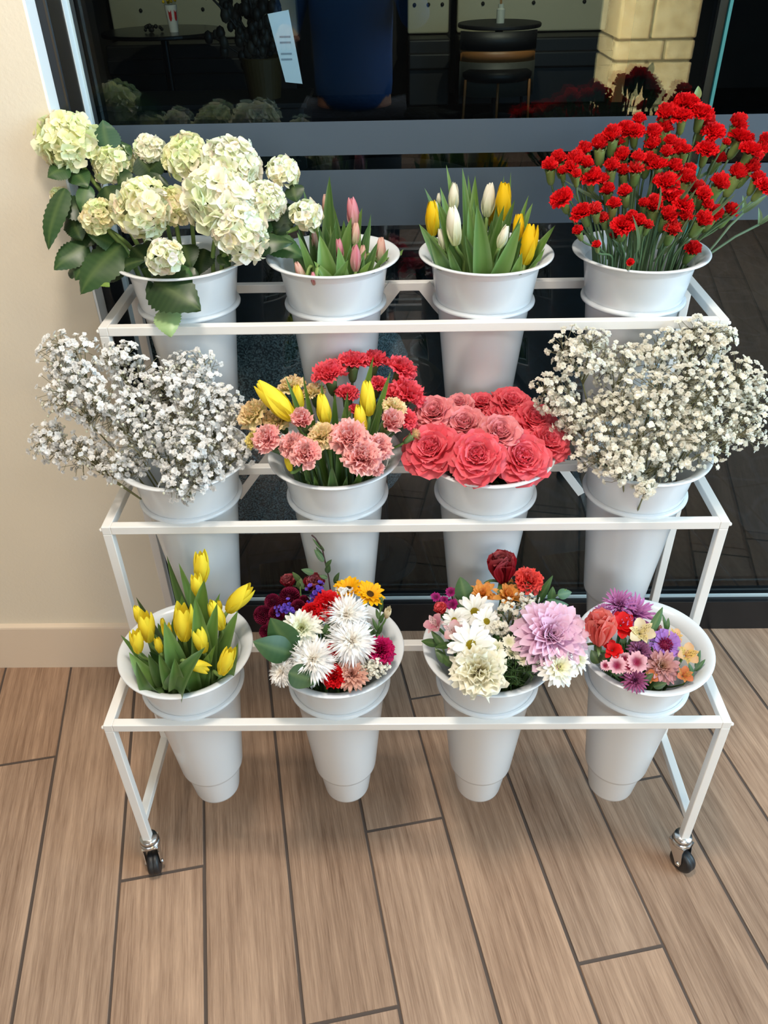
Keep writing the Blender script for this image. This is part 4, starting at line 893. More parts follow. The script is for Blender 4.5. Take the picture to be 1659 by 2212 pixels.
def babys():
    rnd = random.Random(11)
    # (pixel x, y, radius px, dy, label)
    A = [(150,775,66,.03,"baby's breath sprig at the top against the beige wall"),(255,775,48,.05,"baby's breath sprig beside the stand's upper leg"),(160,850,72,.0,"baby's breath sprig along the wall, below the topmost one"),(108,955,50,-.02,"baby's breath sprig reaching furthest out along the wall"),(185,985,58,-.03,"baby's breath sprig low and outermost over the wall side"),(245,880,80,-.01,"dense baby's breath sprig midway between wall and stand leg"),
         (330,830,66,.03,"baby's breath sprig in front of the hydrangea bucket's shaded foot"),(420,800,52,.05,"thin baby's breath sprig standing tall in front of the hydrangea bucket"),(400,880,80,.0,"thick baby's breath sprig at the centre of its bunch"),(470,905,60,.0,"baby's breath sprig at the inner upper edge towards the carnations"),(330,950,82,-.04,"baby's breath sprig in the middle front, with green stems showing"),(260,1010,50,-.06,"baby's breath sprig drooping over the rim on the wall side"),
         (430,985,78,-.07,"full baby's breath sprig at the front above the rim"),(400,1045,52,-.10,"baby's breath sprig hanging over the front rim"),(505,975,48,-.03,"baby's breath sprig touching the peach carnations"),(480,860,40,.03,"wispy baby's breath sprig nearest the carnations at the top")]
    B = [(1255,765,66,.04,"baby's breath sprig at the inner top below the red carnation bucket"),(1195,850,50,.02,"baby's breath sprig reaching out towards the coral roses"),(1240,900,52,.0,"baby's breath sprig low beside the coral roses"),(1330,790,58,.05,"sparse baby's breath sprig in front of the red carnation bucket"),(1425,765,58,.06,"baby's breath sprig rising to the upper rail"),(1500,740,62,.07,"baby's breath sprig covering the upper rail's outer corner"),(1555,730,36,.06,"small baby's breath sprig at the end of the upper rail"),
         (1290,960,66,-.04,"baby's breath sprig over the inner rim next to the roses"),(1390,880,86,-.01,"dense baby's breath sprig at the centre of the far bucket"),(1480,860,84,.0,"dense baby's breath sprig just outside the centre"),(1570,830,70,.02,"baby's breath sprig on the outer side against the dark carpet"),(1630,850,50,.03,"baby's breath sprig outermost, cut by the picture edge"),(1600,920,62,-.01,"baby's breath sprig low on the outer side"),(1500,950,82,-.05,"full baby's breath sprig at the front outer rim"),(1400,985,74,-.07,"full baby's breath sprig at the front centre over the rim"),(1340,1010,46,-.09,"baby's breath sprig trailing inside the front rim"),(1395,1055,22,-.12,"tiny baby's breath sprig dangling outside the front rim"),(1320,880,56,.02,"baby's breath sprig between the centre and the roses side")]
    for key, Lst, FLs, g in (((1, 0), A, FL_W, "baby's breath by the wall"), ((1, 3), B, FL_C, "baby's breath under the red carnations")):
        c = BUCKET[key]
        for (u, v, r, dy, lab) in Lst:
            p = at_y(u, v, c.y+dy); rad = r*mpp(p)*1.15
            sprig(key, lab, g, p, rad, rnd, FLs, n=int(44+165*(r/75.0)**2))
babys()

# ------------------------------------------------------------------ mixed bouquets on the bottom tier
UP = Vector((0, 0, 1))
def face(lean=0.0, cam=.6, up=.7, back=0.0): return (UP*up-VIEW*cam+CRIGHT*lean+Vector((0, back, 0))).normalized()
def put(key, crp, name, label, group, x, y, r, dy, parts, ax, k=1.0, drop=.35, stem_r=.0024, attach=.3, col=STEMG, zs=1.0):
    o, s = crp; c = BUCKET[key]; p = at_y(*crop(o, s, x, y), c.y+dy); rad = r/s*mpp(p)
    return flower(key, name, label, 'flower', group, p-ax*rad*drop, ax, parts, stem_r=stem_r, stem_col=col, scale=rad*k, attach=rad*k*attach, zs=zs)
def sprig_of_leaves(key, crp, name, label, base, leaves, stem_pts, dyf, col, group=None, stem_col=STEMG, prof=pf_oval, gloss=None, cup=-.12):
    """leafy sprig: stem through pixel points, leaves as (x0,y0,x1,y1,width,dy)"""
    o, s = crp; c = BUCKET[key]
    pts = [at_y(*crop(o, s, x, y), c.y+dy) for x, y, dy in stem_pts]
    b = c+Vector(base); r = thing(name, label, 'foliage', b, group)
    w0 = pts[0]
    st = MB(); st.tube([keep_in(key, q)-b for q in [b, (b+w0)/2]+pts], .0013, 5, stem_col); st.obj('stem', M_STEM, r)
    for (x0, y0, x1, y1, w, d0, d1) in leaves:
        a = at_y(*crop(o, s, x0, y0), c.y+d0); t = at_y(*crop(o, s, x1, y1), c.y+d1)
        me = leaf_mesh(a-b, t-b, w/s*mpp(t), (-VIEW+CRIGHT*R0.uniform(-.3, .3)+UP*.2).normalized(), R0.uniform(.02, .07), cup, prof, col, mix(col, S(80, 112, 60), .25), 6, 14, veins=mix(col, S(110, 140, 80), .35), name='leaf')
        for vv in me.vertices: vv.co = keep_in(key, vv.co+b)-b
        place('leaf', me, r, Matrix.Identity(4))
    return r
def bouquets():
    rnd = random.Random(21)
    ROWS = [(9, .42, 4, 18, .10), (13, .62, 18, 34, .07), (17, .82, 36, 56, .04), (20, .98, 56, 80, 0), (20, 1.02, 74, 104, -.03)]
    # ---- bucket with white fringed mums
    key = (0, 1); cr = ((220, 1150), 2.44); g = 'flowers in the bucket of white fringed mums'
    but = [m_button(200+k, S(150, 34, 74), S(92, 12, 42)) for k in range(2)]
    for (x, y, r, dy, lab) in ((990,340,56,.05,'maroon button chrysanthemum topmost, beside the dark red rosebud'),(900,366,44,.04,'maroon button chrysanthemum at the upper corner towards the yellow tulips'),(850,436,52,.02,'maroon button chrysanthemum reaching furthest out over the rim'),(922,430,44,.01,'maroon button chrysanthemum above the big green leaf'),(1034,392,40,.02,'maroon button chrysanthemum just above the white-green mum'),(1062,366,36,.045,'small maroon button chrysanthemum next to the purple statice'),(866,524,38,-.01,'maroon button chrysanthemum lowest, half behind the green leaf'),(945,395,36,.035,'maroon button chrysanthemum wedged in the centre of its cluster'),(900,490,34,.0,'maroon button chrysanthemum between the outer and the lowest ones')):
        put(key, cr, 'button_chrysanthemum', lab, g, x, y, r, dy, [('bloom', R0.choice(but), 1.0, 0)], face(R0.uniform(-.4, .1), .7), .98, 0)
    rr = [m_rose(210+k, S(120, 14, 30), S(150, 24, 42), .5) for k in range(2)]
    put(key, cr, 'rose', 'dark red rosebud standing at the back by the button chrysanthemums', g, 985, 272, 38, .07, [('bloom', rr[0], 1.7, 0), ('calyx', SEP, 1.2, 0)], face(-.1, .1, 1), 1, .5)
    put(key, cr, 'rose', 'dark red rose behind the purple statice', g, 1116, 284, 54, .06, [('bloom', rr[1], 1.6, 0), ('calyx', SEP, 1.2, 0)], face(.2, .4, 1), 1, .5)
    st = [m_statice(220+k, S(84, 62, 170), S(124, 88, 206)) for k in range(2)]
    put(key, cr, 'statice', 'purple statice cluster below the dark red rose', g, 1130, 322, 56, .04, [('bloom', st[0], .9, 0)], face(.2, .6), 1, 0)
    put(key, cr, 'statice', 'purple statice cluster amid the maroon button chrysanthemums', g, 980, 408, 46, .0, [('bloom', st[1], .9, 0)], face(-.1, .7), 1, 0)
    put(key, cr, 'statice', 'small purple statice sprig beside the bright red carnation', g, 1098, 384, 28, .02, [('bloom', st[1], .9, 0)], face(0, .7), 1, 0)
    rc = [m_carnation(230+k, S(180, 8, 16), S(226, 24, 34)) for k in range(2)]
    put(key, cr, 'red_carnation', 'bright red carnation in the centre above the white-green mum', g, 1190, 390, 70, .01, [('bloom', rc[0], .85, 0), ('calyx', CAL, .9, 0)], face(.1, .6), 1, .3)
    put(key, cr, 'red_carnation', 'red carnation half hidden behind the central red one', g, 1100, 418, 40, .0, [('bloom', rc[1], .85, 0)], face(-.2, .5), 1, .3)
    put(key, cr, 'red_carnation', 'small red carnation between the two fringed mums', g, 1222, 618, 34, -.055, [('bloom', rc[1], .85, 0)], face(0, .6), 1, .3)
    put(key, cr, 'red_carnation', 'red carnation at the bottom front just inside the rim', g, 1226, 764, 52, -.085, [('bloom', rc[1], .95, 0), ('calyx', CAL, .9, 0)], face(-.1, .6), 1, .3)
    wg = m_mum(240, S(206, 214, 126), S(252, 252, 244), ROWS, .12, .6)
    put(key, cr, 'chrysanthemum', 'white chrysanthemum with greenish heart in the middle of the bouquet', g, 1052, 502, 108, -.03, [('bloom', wg, 1.0, 0)], face(.0, .75), 1, .3)
    FR = [(12, .35, 5, 25, .06), (26, .6, 20, 50, .04), (40, .85, 40, 70, .02), (46, 1.0, 62, 92, 0), (40, 1.04, 84, 112, -.02)]
    fm = [m_mum(245+k, S(255, 244, 228), S(255, 255, 255), FR, .055, .4, split=True) for k in range(3)]
    for (x, y, r, dy, k, lab, ln) in ((1290,432,118,-.01,0,'white fringed mum below the yellow gerberas',.2),(1318,572,122,-.05,1,'white fringed mum in the middle on the magenta carnation side',.2),(1112,668,122,-.075,2,'white fringed mum lowest in front of the bouquet',-.1),(945,735,72,-.085,0,'white fringed mum poking out under the big green leaf',-.7)):
        put(key, cr, 'chrysanthemum', lab, 'white fringed mums on the bottom tier', x, y, r, dy, [('bloom', fm[k], 1.0, 0)], face(ln, .7), 1, .2)
    ge = m_mum(250, S(230, 150, 10), S(250, 190, 20), [(16, .98, 52, 84, 0), (15, .9, 44, 72, .03)], .15, .35)
    gc = m_disc(S(120, 80, 20), S(80, 56, 24), .3, .1)
    put(key, cr, 'gerbera', 'yellow gerbera at the back beside the dark red rose', g, 1300, 305, 84, .04, [('bloom', ge, 1.0, 0), ('centre', gc, .9, .004)], face(-.1, .25, .9, .15), 1, .1)
    put(key, cr, 'gerbera', 'yellow gerbera at the back nearest the open rim', g, 1412, 330, 84, .035, [('bloom', ge, 1.0, 0), ('centre', gc, .9, .004)], face(.35, .35, .9, .1), 1, .1)
    ma = m_carnation(255, S(150, 8, 70), S(206, 28, 104))
    put(key, cr, 'carnation', 'magenta carnation pressed against the rim beside the white umbel', g, 1466, 626, 68, -.045, [('bloom', ma, .85, 0), ('calyx', CAL, .9, 0)], face(.2, .7), 1, .3)
    be = m_mum(256, S(196, 130, 110), S(226, 176, 158), ROWS, .12, .6)
    put(key, cr, 'chrysanthemum', 'beige-pink chrysanthemum sunk low beside the white umbel', g, 1316, 742, 92, -.085, [('bloom', be, 1.0, 0)], face(.0, .7), 1, .35)
    p = at_y(*crop(*cr, 1420, 705), BUCKET[key].y-.07)
    sprig(key, 'lacy greenish-white umbel flower above the beige-pink mum', g, p, 100/2.44*mpp(p), rnd, FL_C, n=260, fl=.0030, squash=(1, .8, .45), name='umbel_flower')
    p = at_y(*crop(*cr, 1275, 325), BUCKET[key].y+.03)
    sprig(key, "baby's breath cluster under the yellow gerberas", g, p, 62/2.44*mpp(p), rnd, FL_W, n=60, fl=.0042, squash=(1.1, .7, .5))
    put(key, cr, 'tulip', 'faded white tulip bud leaning at the rim under the gerberas', g, 1504, 430, 36, .01, [('bloom', m_tulip(258, S(200, 180, 130), S(236, 222, 186), None, .5), 2.1, 0)], face(.25, .0, 1), 1, .9, stem_r=.0016, attach=0)
    sprig_of_leaves(key, cr, 'foliage_sprig', 'sprig with two broad glossy leaves reaching over the rim towards the yellow tulips', (-.03, -.03, -.08),
        [(1005,640,888,450,170,-.06,-.05),(1000,640,795,575,150,-.065,-.08),(985,740,1140,790,130,-.10,-.10)], [(1010,680,-.06),(1004,640,-.06)], 0, S(38, 72, 40))
    sprig_of_leaves(key, cr, 'foliage_twig', 'thin dark twig with small leaves rising above the bouquet', (.0, .03, -.08),
        [(1170,155,1118,88,30,.06,.07),(1172,150,1128,75,24,.07,.07),(1180,180,1212,142,24,.06,.06),(1185,215,1200,165,32,.06,.06),(1160,90,1108,30,16,.07,.07),(1170,100,1150,60,16,.07,.07),(1190,240,1145,228,24,.06,.06),(1118,215,1050,195,34,.06,.06),(1100,215,1080,222,24,.06,.06),(1225,270,1252,210,30,.06,.06)], [(1206,320,.05),(1196,240,.06),(1180,170,.065),(1160,80,.07),(1125,30,.07),(1106,14,.07)], 0, S(56, 84, 52), stem_col=S(58, 40, 40))
    sprig_of_leaves(key, cr, 'foliage_sprig', 'green bud sprig leaning out beside the topmost button chrysanthemum', (-.02, .03, -.08),
        [(1048,262,1004,208,32,.07,.07),(1045,300,1050,240,40,.06,.07),(1040,290,1030,255,26,.06,.06)], [(1048,330,.05),(1046,290,.06),(1044,260,.065)], 0, S(88, 108, 66))
    sprig_of_leaves(key, cr, 'foliage_sprig', 'upright snapdragon-like green stem under the yellow gerberas', (.03, .0, -.08),
        [(1450,560,1430,500,22,.0,.0),(1455,540,1480,480,24,0,0),(1455,520,1425,450,22,0,.01),(1462,480,1490,420,24,.01,.01),(1462,460,1445,400,22,.01,.02),(1468,420,1480,345,26,.02,.02),(1470,390,1460,330,20,.02,.03),(1440,600,1400,520,24,-.02,-.01),(1445,640,1520,575,34,-.03,-.02),(1430,560,1395,470,26,0,.0),(1200,560,1180,480,60,-.03,-.03),(1200,520,1230,450,50,-.02,-.02)], [(1445,660,-.03),(1455,540,.0),(1465,440,.015),(1475,340,.025)], 0, S(76, 106, 62))
    # ---- bucket with daisies and the big pink mum
    key = (0, 2); cr = ((880, 1180), 2.37); g = 'flowers in the bucket of daisies'
    put(key, cr, 'rose', 'dark red rose standing tallest at the back of the daisy bouquet', g, 487, 140, 76, .07, [('bloom', m_rose(300, S(124, 12, 28), S(172, 26, 46), .45), 1.6, 0), ('calyx', SEP, 1.4, 0)], face(-.1, .0, 1), 1, .75, .003, zs=1.35)
    put(key, cr, 'carnation', 'coral-red carnation beside the dark red rose', g, 618, 186, 68, .06, [('bloom', m_carnation(301, S(214, 40, 44), S(240, 92, 84)), .85, 0), ('calyx', CAL, .9, 0)], face(.25, .3), 1, .3)
    ora = [m_mum(302+k, S(220, 150, 60), S(246, 190, 96), [(7, .7, 8, 20, .04), (10, .95, 28, 46, .02), (9, 1.05, 50, 74, 0)], .17, .6, tipc=S(226, 130, 80)) for k in range(2)]
    put(key, cr, 'chrysanthemum', 'orange chrysanthemum at the back next to the green leaves', g, 385, 245, 78, .05, [('bloom', ora[0], 1.0, 0)], face(-.1, .3), 1, .3)
    put(key, cr, 'chrysanthemum', 'orange chrysanthemum just under the dark red rose', g, 515, 250, 88, .045, [('bloom', ora[1], 1.0, 0)], face(.1, .35), 1, .3)
    di = [m_dianthus(305, S(164, 10, 110), S(110, 8, 70)), m_dianthus(306, S(236, 180, 190), S(150, 30, 70))]
    for (x, y, r, dy, lab) in ((146,262,26,.05,'tiny magenta flower outermost at the top of the daisy bouquet'),(222,236,28,.055,'tiny magenta flower against the round green leaf'),(230,302,32,.03,'magenta flower just above the white daisy petals'),(188,276,22,.045,'tiny purple-magenta flower between the other magenta ones')):
        put(key, cr, 'dianthus', lab, g, x, y, r, dy, [('bloom', di[0], 1.0, 0)], face(R0.uniform(-.4, .2), .6), 1, 0, .0012)
    put(key, cr, 'rose', 'small coral rosebud below the magenta flowers', g, 172, 330, 36, .02, [('bloom', m_rose(307, S(222, 52, 62), S(232, 84, 84), .4), 1.6, 0), ('calyx', SEP, 1.2, 0)], face(-.2, .2, 1), 1, .5)
    al = [m_alstro(308, S(214, 140, 156), S(222, 176, 180), S(240, 206, 206), S(90, 40, 50)), m_alstro(309, S(242, 214, 212), S(214, 110, 130), S(246, 226, 222), S(90, 40, 50))]
    put(key, cr, 'alstroemeria', 'dusky pink alstroemeria hanging over the rim by the fringed mums', g, 140, 400, 72, -.01, [('bloom', al[0], .95, 0)], face(-.5, .3), 1, .5)
    put(key, cr, 'alstroemeria', 'pale alstroemeria with pink tips beside the daisies', g, 240, 440, 76, -.035, [('bloom', al[1], .95, 0)], face(-.1, .8), 1, .4)
    put(key, cr, 'alstroemeria', 'small pink alstroemeria low under the front daisy', g, 238, 525, 40, -.06, [('bloom', al[0], .95, 0)], face(-.3, .6), 1, .4)
    da = m_mum(310, S(240, 240, 220), S(254, 254, 250), [(15, 1.0, 66, 92, 0), (9, .92, 56, 82, .02)], .145, .3); dc = m_disc(S(150, 140, 30), S(190, 170, 40), .24, .09)
    for (x, y, r, dy, ln, lab) in ((326,505,122,-.065,-.05,'white daisy with yellow-green centre lowest in front'),(345,335,96,.01,-.2,'white daisy at the top with petals drooping forward'),(405,385,74,-.015,.3,'white daisy between the top daisy and the pink mum'),(240,378,62,-.01,-.4,'white daisy half hidden behind the pale alstroemeria')):
        put(key, cr, 'daisy', lab, 'white daisies on the bottom tier', x, y, r, dy, [('bloom', da, 1.0, 0), ('centre', dc, 1.0, .002)], face(ln, .9, .5), 1, .1)
    put(key, cr, 'carnation', 'large cream carnation spilling over the front rim', g, 365, 640, 130, -.09, [('bloom', m_carnation(312, S(252, 242, 200), S(255, 250, 228), S(255, 253, 240)), .82, 0), ('calyx', CAL, .9, 0)], face(-.05, .8), 1, .3, .003)
    put(key, cr, 'chrysanthemum', 'big lilac-pink chrysanthemum facing outwards over the neighbouring bucket', g, 742, 450, 188, -.05, [('bloom', m_mum(313, S(232, 184, 212), S(242, 204, 228), [(14, .30, 4, 14, .16), (18, .5, 14, 26, .14), (20, .68, 28, 42, .11), (22, .84, 44, 60, .07), (24, .96, 60, 80, .03), (24, 1.02, 78, 104, -.02)], .15, .75, tipc=S(246, 218, 236)), 1.0, 0)], face(.2, .7), 1.04, .3, .004)
    wm = m_mum(314, S(238, 230, 150), S(254, 254, 248), [(10, .4, 8, 24, .08), (15, .7, 30, 50, .05), (18, .95, 54, 80, .02), (18, 1.03, 76, 104, -.02)], .13, .5)
    put(key, cr, 'chrysanthemum', 'white chrysanthemum hanging under the lilac-pink one', g, 780, 618, 104, -.095, [('bloom', wm, 1.0, 0)], face(.2, .75, .3), 1, .3)
    put(key, cr, 'chrysanthemum', 'white chrysanthemum squeezed between the lilac-pink mum and the coral rose', g, 876, 575, 86, -.075, [('bloom', wm, .95, 0)], face(.6, .5, .3), 1, .3)
    for (x, y, r, dy, lab) in ((525,330,86,.0,"baby's breath sprig below the orange mums in the daisy bouquet"),(610,275,66,.03,"baby's breath sprig in front of the coral-red carnation"),(480,420,52,-.03,"baby's breath sprig beside the front daisy's petals")):
        p = at_y(*crop(*cr, x, y), BUCKET[key].y+dy); sprig(key, lab, g, p, r/2.37*mpp(p), rnd, FL_C, n=40, fl=.0044)
    wf = m_dianthus(316, S(250, 246, 226), S(226, 224, 180))
    for (x, y, r, dy, lab) in ((520,490,36,-.055,'small white floret highest in the dark green middle'),(532,546,38,-.065,'small white floret just below the highest one'),(455,520,40,-.06,'small white floret next to the front daisy'),(590,580,34,-.075,'small white floret closest to the lilac-pink mum'),(550,520,24,-.06,'tiny white floret between the others in the dark green')):
        put(key, cr, 'small_white_flower', lab, g, x, y, r, dy, [('bloom', wf, 1.0, 0)], face(R0.uniform(-.3, .3), .8), 1, 0, .001)
    sprig_of_leaves(key, cr, 'foliage_sprig', 'sprig with two round green leaves behind the orange mums', (-.03, .03, -.08), [(300,280,270,155,92,.04,.065),(310,300,240,255,84,.035,.05),(318,250,330,205,60,.05,.06)], [(310,330,.03),(302,280,.045)], 0, S(48, 82, 42))
    sprig_of_leaves(key, cr, 'foliage_sprig', 'willowy green sprig reaching towards the coral rose', (.03, .02, -.08), [(665,290,745,148,44,.04,.05),(640,250,600,175,50,.04,.05),(735,285,745,205,44,.03,.04),(770,250,842,235,56,.03,.04),(690,300,826,300,60,.02,.03),(740,325,800,318,36,.02,.02)], [(640,340,.0),(690,300,.03),(760,255,.035),(815,220,.04)], 0, S(58, 96, 54))
    sprig_of_leaves(key, cr, 'foliage_sprig', 'green leaves poking over the rim under the dusky pink alstroemeria', (-.03, -.02, -.08), [(160,500,70,485,44,-.03,-.02),(190,520,120,430,40,-.04,-.02),(200,600,140,520,46,-.06,-.04),(230,610,180,560,50,-.07,-.05),(230,500,140,518,36,-.05,-.045)], [(220,620,-.06),(180,520,-.04)], 0, S(58, 88, 44))
    # feathery dark greens in the middle
    c = BUCKET[key]
    for n_, (x, y, dy, lab) in enumerate(((560,600,-.08,'feathery dark green filler spilling at the front rim below the pink mum'),(600,420,-.01,'feathery dark green filler behind the lilac-pink mum'),(480,560,-.06,'feathery dark green filler between the daisy and the white florets'))):
        p = at_y(*crop(*cr, x, y), c.y+dy); b = c+Vector((.02, -.02, -.09)); r = thing('foliage_tuft', lab, 'foliage', b, 'feathery greens in the daisy bouquet')
        st = MB(); fo = MB()
        st.tube([Vector((0, 0, 0)), (p-b)*.6, p-b], .0012, 4, S(52, 76, 40))
        for k in range(46):
            q = p-b+Vector((rnd.gauss(0, .020), rnd.gauss(0, .014), rnd.gauss(-.004, .014))); a0 = (p-b)*.7+(q-(p-b)*.7)*.5
            fo.tube([a0, q], [.0006, .0003], 3, S(46, 74, 36), cap=False)
            for m in range(7):
                d = Vector((rnd.gauss(0, 1), rnd.gauss(0, 1), rnd.gauss(0, .6))).normalized()*.012; fo.tube([a0+(q-a0)*(.4+.1*m), a0+(q-a0)*(.4+.1*m)+d], [.0009, .0002], 3, mix(S(40, 66, 32), S(70, 102, 50), rnd.random()), cap=False)
        st.obj('stem', M_STEM, r); fo.obj('needle', M_LEAF, r)
    # ---- bucket with coral rose and alstroemeria
    key = (0, 3); g = 'flowers in the end bucket on the bottom tier'
    pm = m_mum(330, S(128, 50, 100), S(190, 116, 178), [(16, .55, 10, 30, .06), (24, .82, 34, 56, .03), (28, 1.02, 56, 84, 0)], .062, .9, tipc=S(206, 140, 196))
    put(key, cr, 'chrysanthemum', 'purple spider chrysanthemum topmost against the white rim', g, 1080, 300, 92, .03, [('bloom', pm, 1.0, 0)], face(-.3, .3, .9), 1, .2)
    put(key, cr, 'chrysanthemum', 'purple spider chrysanthemum spreading under the topmost one', g, 1160, 345, 116, .02, [('bloom', pm, 1.0, 0)], face(.2, .35, .8), 1, .2)
    put(key, cr, 'chrysanthemum', 'dark purple chrysanthemum bit behind the coral rose', g, 995, 335, 50, .02, [('bloom', pm, .95, 0)], face(-.4, .4), 1, .2)
    ro = m_rose(331, S(244, 110, 104), S(248, 150, 138), .42)
    put(key, cr, 'rose', 'upright coral rose at the rim next to the lilac-pink mum', g, 985, 440, 92, -.04, [('bloom', ro, 1.55, 0), ('calyx', SEP, 1.1, 0)], face(-.05, .0, 1), .88, .95, .0035, zs=1.55)
    rd = m_mum(332, S(190, 10, 14), S(226, 24, 28), [(6, .9, 40, 60, 0), (6, 1.05, 64, 92, -.02)], .34, .4, prof=pf_round)
    put(key, cr, 'red_flower', 'velvety red flower behind the coral rose', g, 1098, 400, 74, -.005, [('bloom', rd, 1.0, 0)], face(.1, .5), 1, .2)
    put(key, cr, 'red_flower', 'red petals low beside the coral rose', g, 1050, 530, 52, -.055, [('bloom', rd, 1.0, 0)], face(-.1, .6), 1, .2)
    al = [m_alstro(333, S(238, 226, 190), S(232, 216, 176), S(244, 230, 170), S(110, 70, 20)), m_alstro(334, S(236, 200, 150), S(214, 140, 100), S(240, 212, 130), S(110, 70, 20)), m_alstro(335, S(214, 130, 80), S(206, 110, 80), S(226, 160, 90), S(110, 60, 20))]
    put(key, cr, 'alstroemeria', 'cream alstroemeria in the centre with speckled throat', g, 1196, 440, 84, -.02, [('bloom', al[0], .95, 0)], face(-.1, .9), 1, .4)
    put(key, cr, 'alstroemeria', 'peach alstroemeria at the back near the lavender flower', g, 1366, 460, 52, -.015, [('bloom', al[1], .95, 0)], face(.3, .4), 1, .4)
    put(key, cr, 'alstroemeria', 'yellow-peach alstroemeria beside the rim at the open side', g, 1430, 555, 72, -.04, [('bloom', al[1], .95, 0)], face(.1, .8), 1, .4)
    put(key, cr, 'alstroemeria', 'orange alstroemeria at the front rim on the open side', g, 1416, 660, 56, -.075, [('bloom', al[2], .95, 0)], face(.1, .7), 1, .4)
    put(key, cr, 'alstroemeria', 'small orange alstroemeria between the dianthus and the mauve mum', g, 1246, 670, 46, -.08, [('bloom', al[2], .95, 0)], face(-.1, .7), 1, .4)
    sc = m_mum(336, S(150, 100, 170), S(176, 126, 206), [(18, .95, 60, 86, 0), (14, .8, 46, 70, .04)], .15, .4, prof=pf_fan); scc = m_button(337, S(176, 44, 96), S(140, 26, 70), 70)
    put(key, cr, 'scabiosa', 'lavender flower with a rosy cushion centre', g, 1318, 505, 82, -.03, [('bloom', sc, 1.0, 0), ('centre', scc, .52, .004)], face(.05, .9), 1, .2)
    put(key, cr, 'chrysanthemum', 'mauve-beige chrysanthemum at the front under the lavender flower', g, 1306, 612, 92, -.065, [('bloom', m_mum(338, S(214, 180, 130), S(206, 152, 156), ROWS, .13, .6), 1.0, 0)], face(.0, .8), 1, .3)
    put(key, cr, 'chrysanthemum', 'dark mauve chrysanthemum sunk behind the pink dianthus', g, 1192, 532, 62, -.045, [('bloom', m_mum(339, S(110, 50, 90), S(150, 92, 132), ROWS, .11, .6), 1.0, 0)], face(.0, .7), 1, .3)
    put(key, cr, 'chrysanthemum', 'burgundy-mauve pompon mum lowest at the front rim', g, 1168, 684, 68, -.09, [('bloom', m_mum(340, S(110, 40, 80), S(172, 92, 136), ROWS, .075, .8), 1.0, 0)], face(.0, .8), 1, .3)
    for (x, y, r, dy, lab) in ((1070,612,48,-.075,'pink-and-white dianthus nearest the coral rose'),(1172,595,54,-.07,'pink-and-white dianthus with dark eyes in the centre front'),(1110,578,36,-.06,'pink-and-white dianthus between the other two'),(1012,612,28,-.075,'tiny pink dianthus at the rim under the coral rose'),(1130,620,34,-.075,'pink-and-white dianthus just below the middle one')):
        put(key, cr, 'dianthus', lab, g, x, y, r, dy, [('bloom', di[1], 1.0, 0)], face(R0.uniform(-.2, .2), .9), 1, 0, .0014)
    put(key, cr, 'alstroemeria', 'closed pinkish alstroemeria bud under the tall leaf', g, 1288, 428, 32, .0, [('bloom', m_tulip(342, S(150, 140, 90), S(196, 140, 130)), 1.8, 0)], face(.1, .1, 1), 1, .8)
    sprig_of_leaves(key, cr, 'foliage_sprig', 'long curled green leaf standing in the middle of the end bucket', (.01, .0, -.08), [(1240,450,1308,310,46,-.01,.02),(1330,450,1305,345,22,.0,.02),(1330,430,1336,365,22,.0,.01)], [(1250,540,-.03),(1242,460,-.012)], 0, S(62, 98, 52), prof=pf_lance)
    sprig_of_leaves(key, cr, 'foliage_sprig', 'narrow green leaves against the rim on the open side', (.03, -.02, -.08), [(1470,640,1526,578,26,-.05,-.04),(1475,620,1500,530,24,-.05,-.03),(1460,670,1440,595,30,-.07,-.06)], [(1430,720,-.06),(1465,650,-.055)], 0, S(58, 92, 56), prof=pf_lance)
    sprig_of_leaves(key, cr, 'foliage_sprig', 'dark leaves filling the gap beneath the coral rose', (-.02, -.02, -.08), [(980,600,940,530,60,-.06,-.05),(1000,600,1010,540,60,-.06,-.05),(1110,500,1100,450,40,-.03,-.02),(1200,700,1260,650,40,-.09,-.085),(1260,720,1330,700,40,-.09,-.09),(1060,650,1120,640,40,-.08,-.08)], [(1060,660,-.07),(1000,600,-.06)], 0, S(52, 76, 44))
bouquets()
rf = random.Random(31)
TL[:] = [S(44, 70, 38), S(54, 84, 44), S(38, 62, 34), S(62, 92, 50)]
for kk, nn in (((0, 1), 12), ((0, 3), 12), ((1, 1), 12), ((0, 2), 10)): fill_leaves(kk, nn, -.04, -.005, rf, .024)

# ------------------------------------------------------------------ stone pillar, dining room beyond the glass
def pillar():
    mb = MB(); rnd = random.Random(5); x0, x1, yb, yf = 1.15, 1.56, -3.15, -2.72; z = 0
    r = bpy.data.objects.new('stone_pillar', None); COL.objects.link(r); r['kind'] = 'structure'; r.location = ((x0+x1)/2, (yb+yf)/2, 0)
    loc = Vector(r.location); core = MB(); core.box(tuple(Vector((x0+.01, yb+.01, 0))-loc), tuple(Vector((x1-.01, yf-.01, 2.7))-loc)); core.obj('mortar', mat('mortar', S(120, 112, 90), .9), r, smooth=False)
    hs = [.26, .11, .24, .22, .10, .20, .26, .12, .24, .22, .2, .26, .27]
    bl = MB()
    for k, h in enumerate(hs):
        cut = x0+(x1-x0)*(.42 if k % 2 else .63) if k % 3 else None
        for a, b in ([(x0, x1)] if cut is None else [(x0, cut-.006), (cut+.006, x1)]):
            bl.box(tuple(Vector((a, yb, z+.006))-loc), tuple(Vector((b, yf+rnd.uniform(-.006, .012), min(2.7, z+h-.006)))-loc))
        z += h
    o = bl.obj('block', M_STONE, r, smooth=False); bevel(o, .008, 2)
pillar()
def cyl(name, m, parent, r, z0, z1, seg=32, prof=None):
    mb = MB(); mb.lathe(prof or [(0, z0), (r, z0), (r, z1), (0, z1)], seg); return mb.obj(name, m, parent, smooth=False)
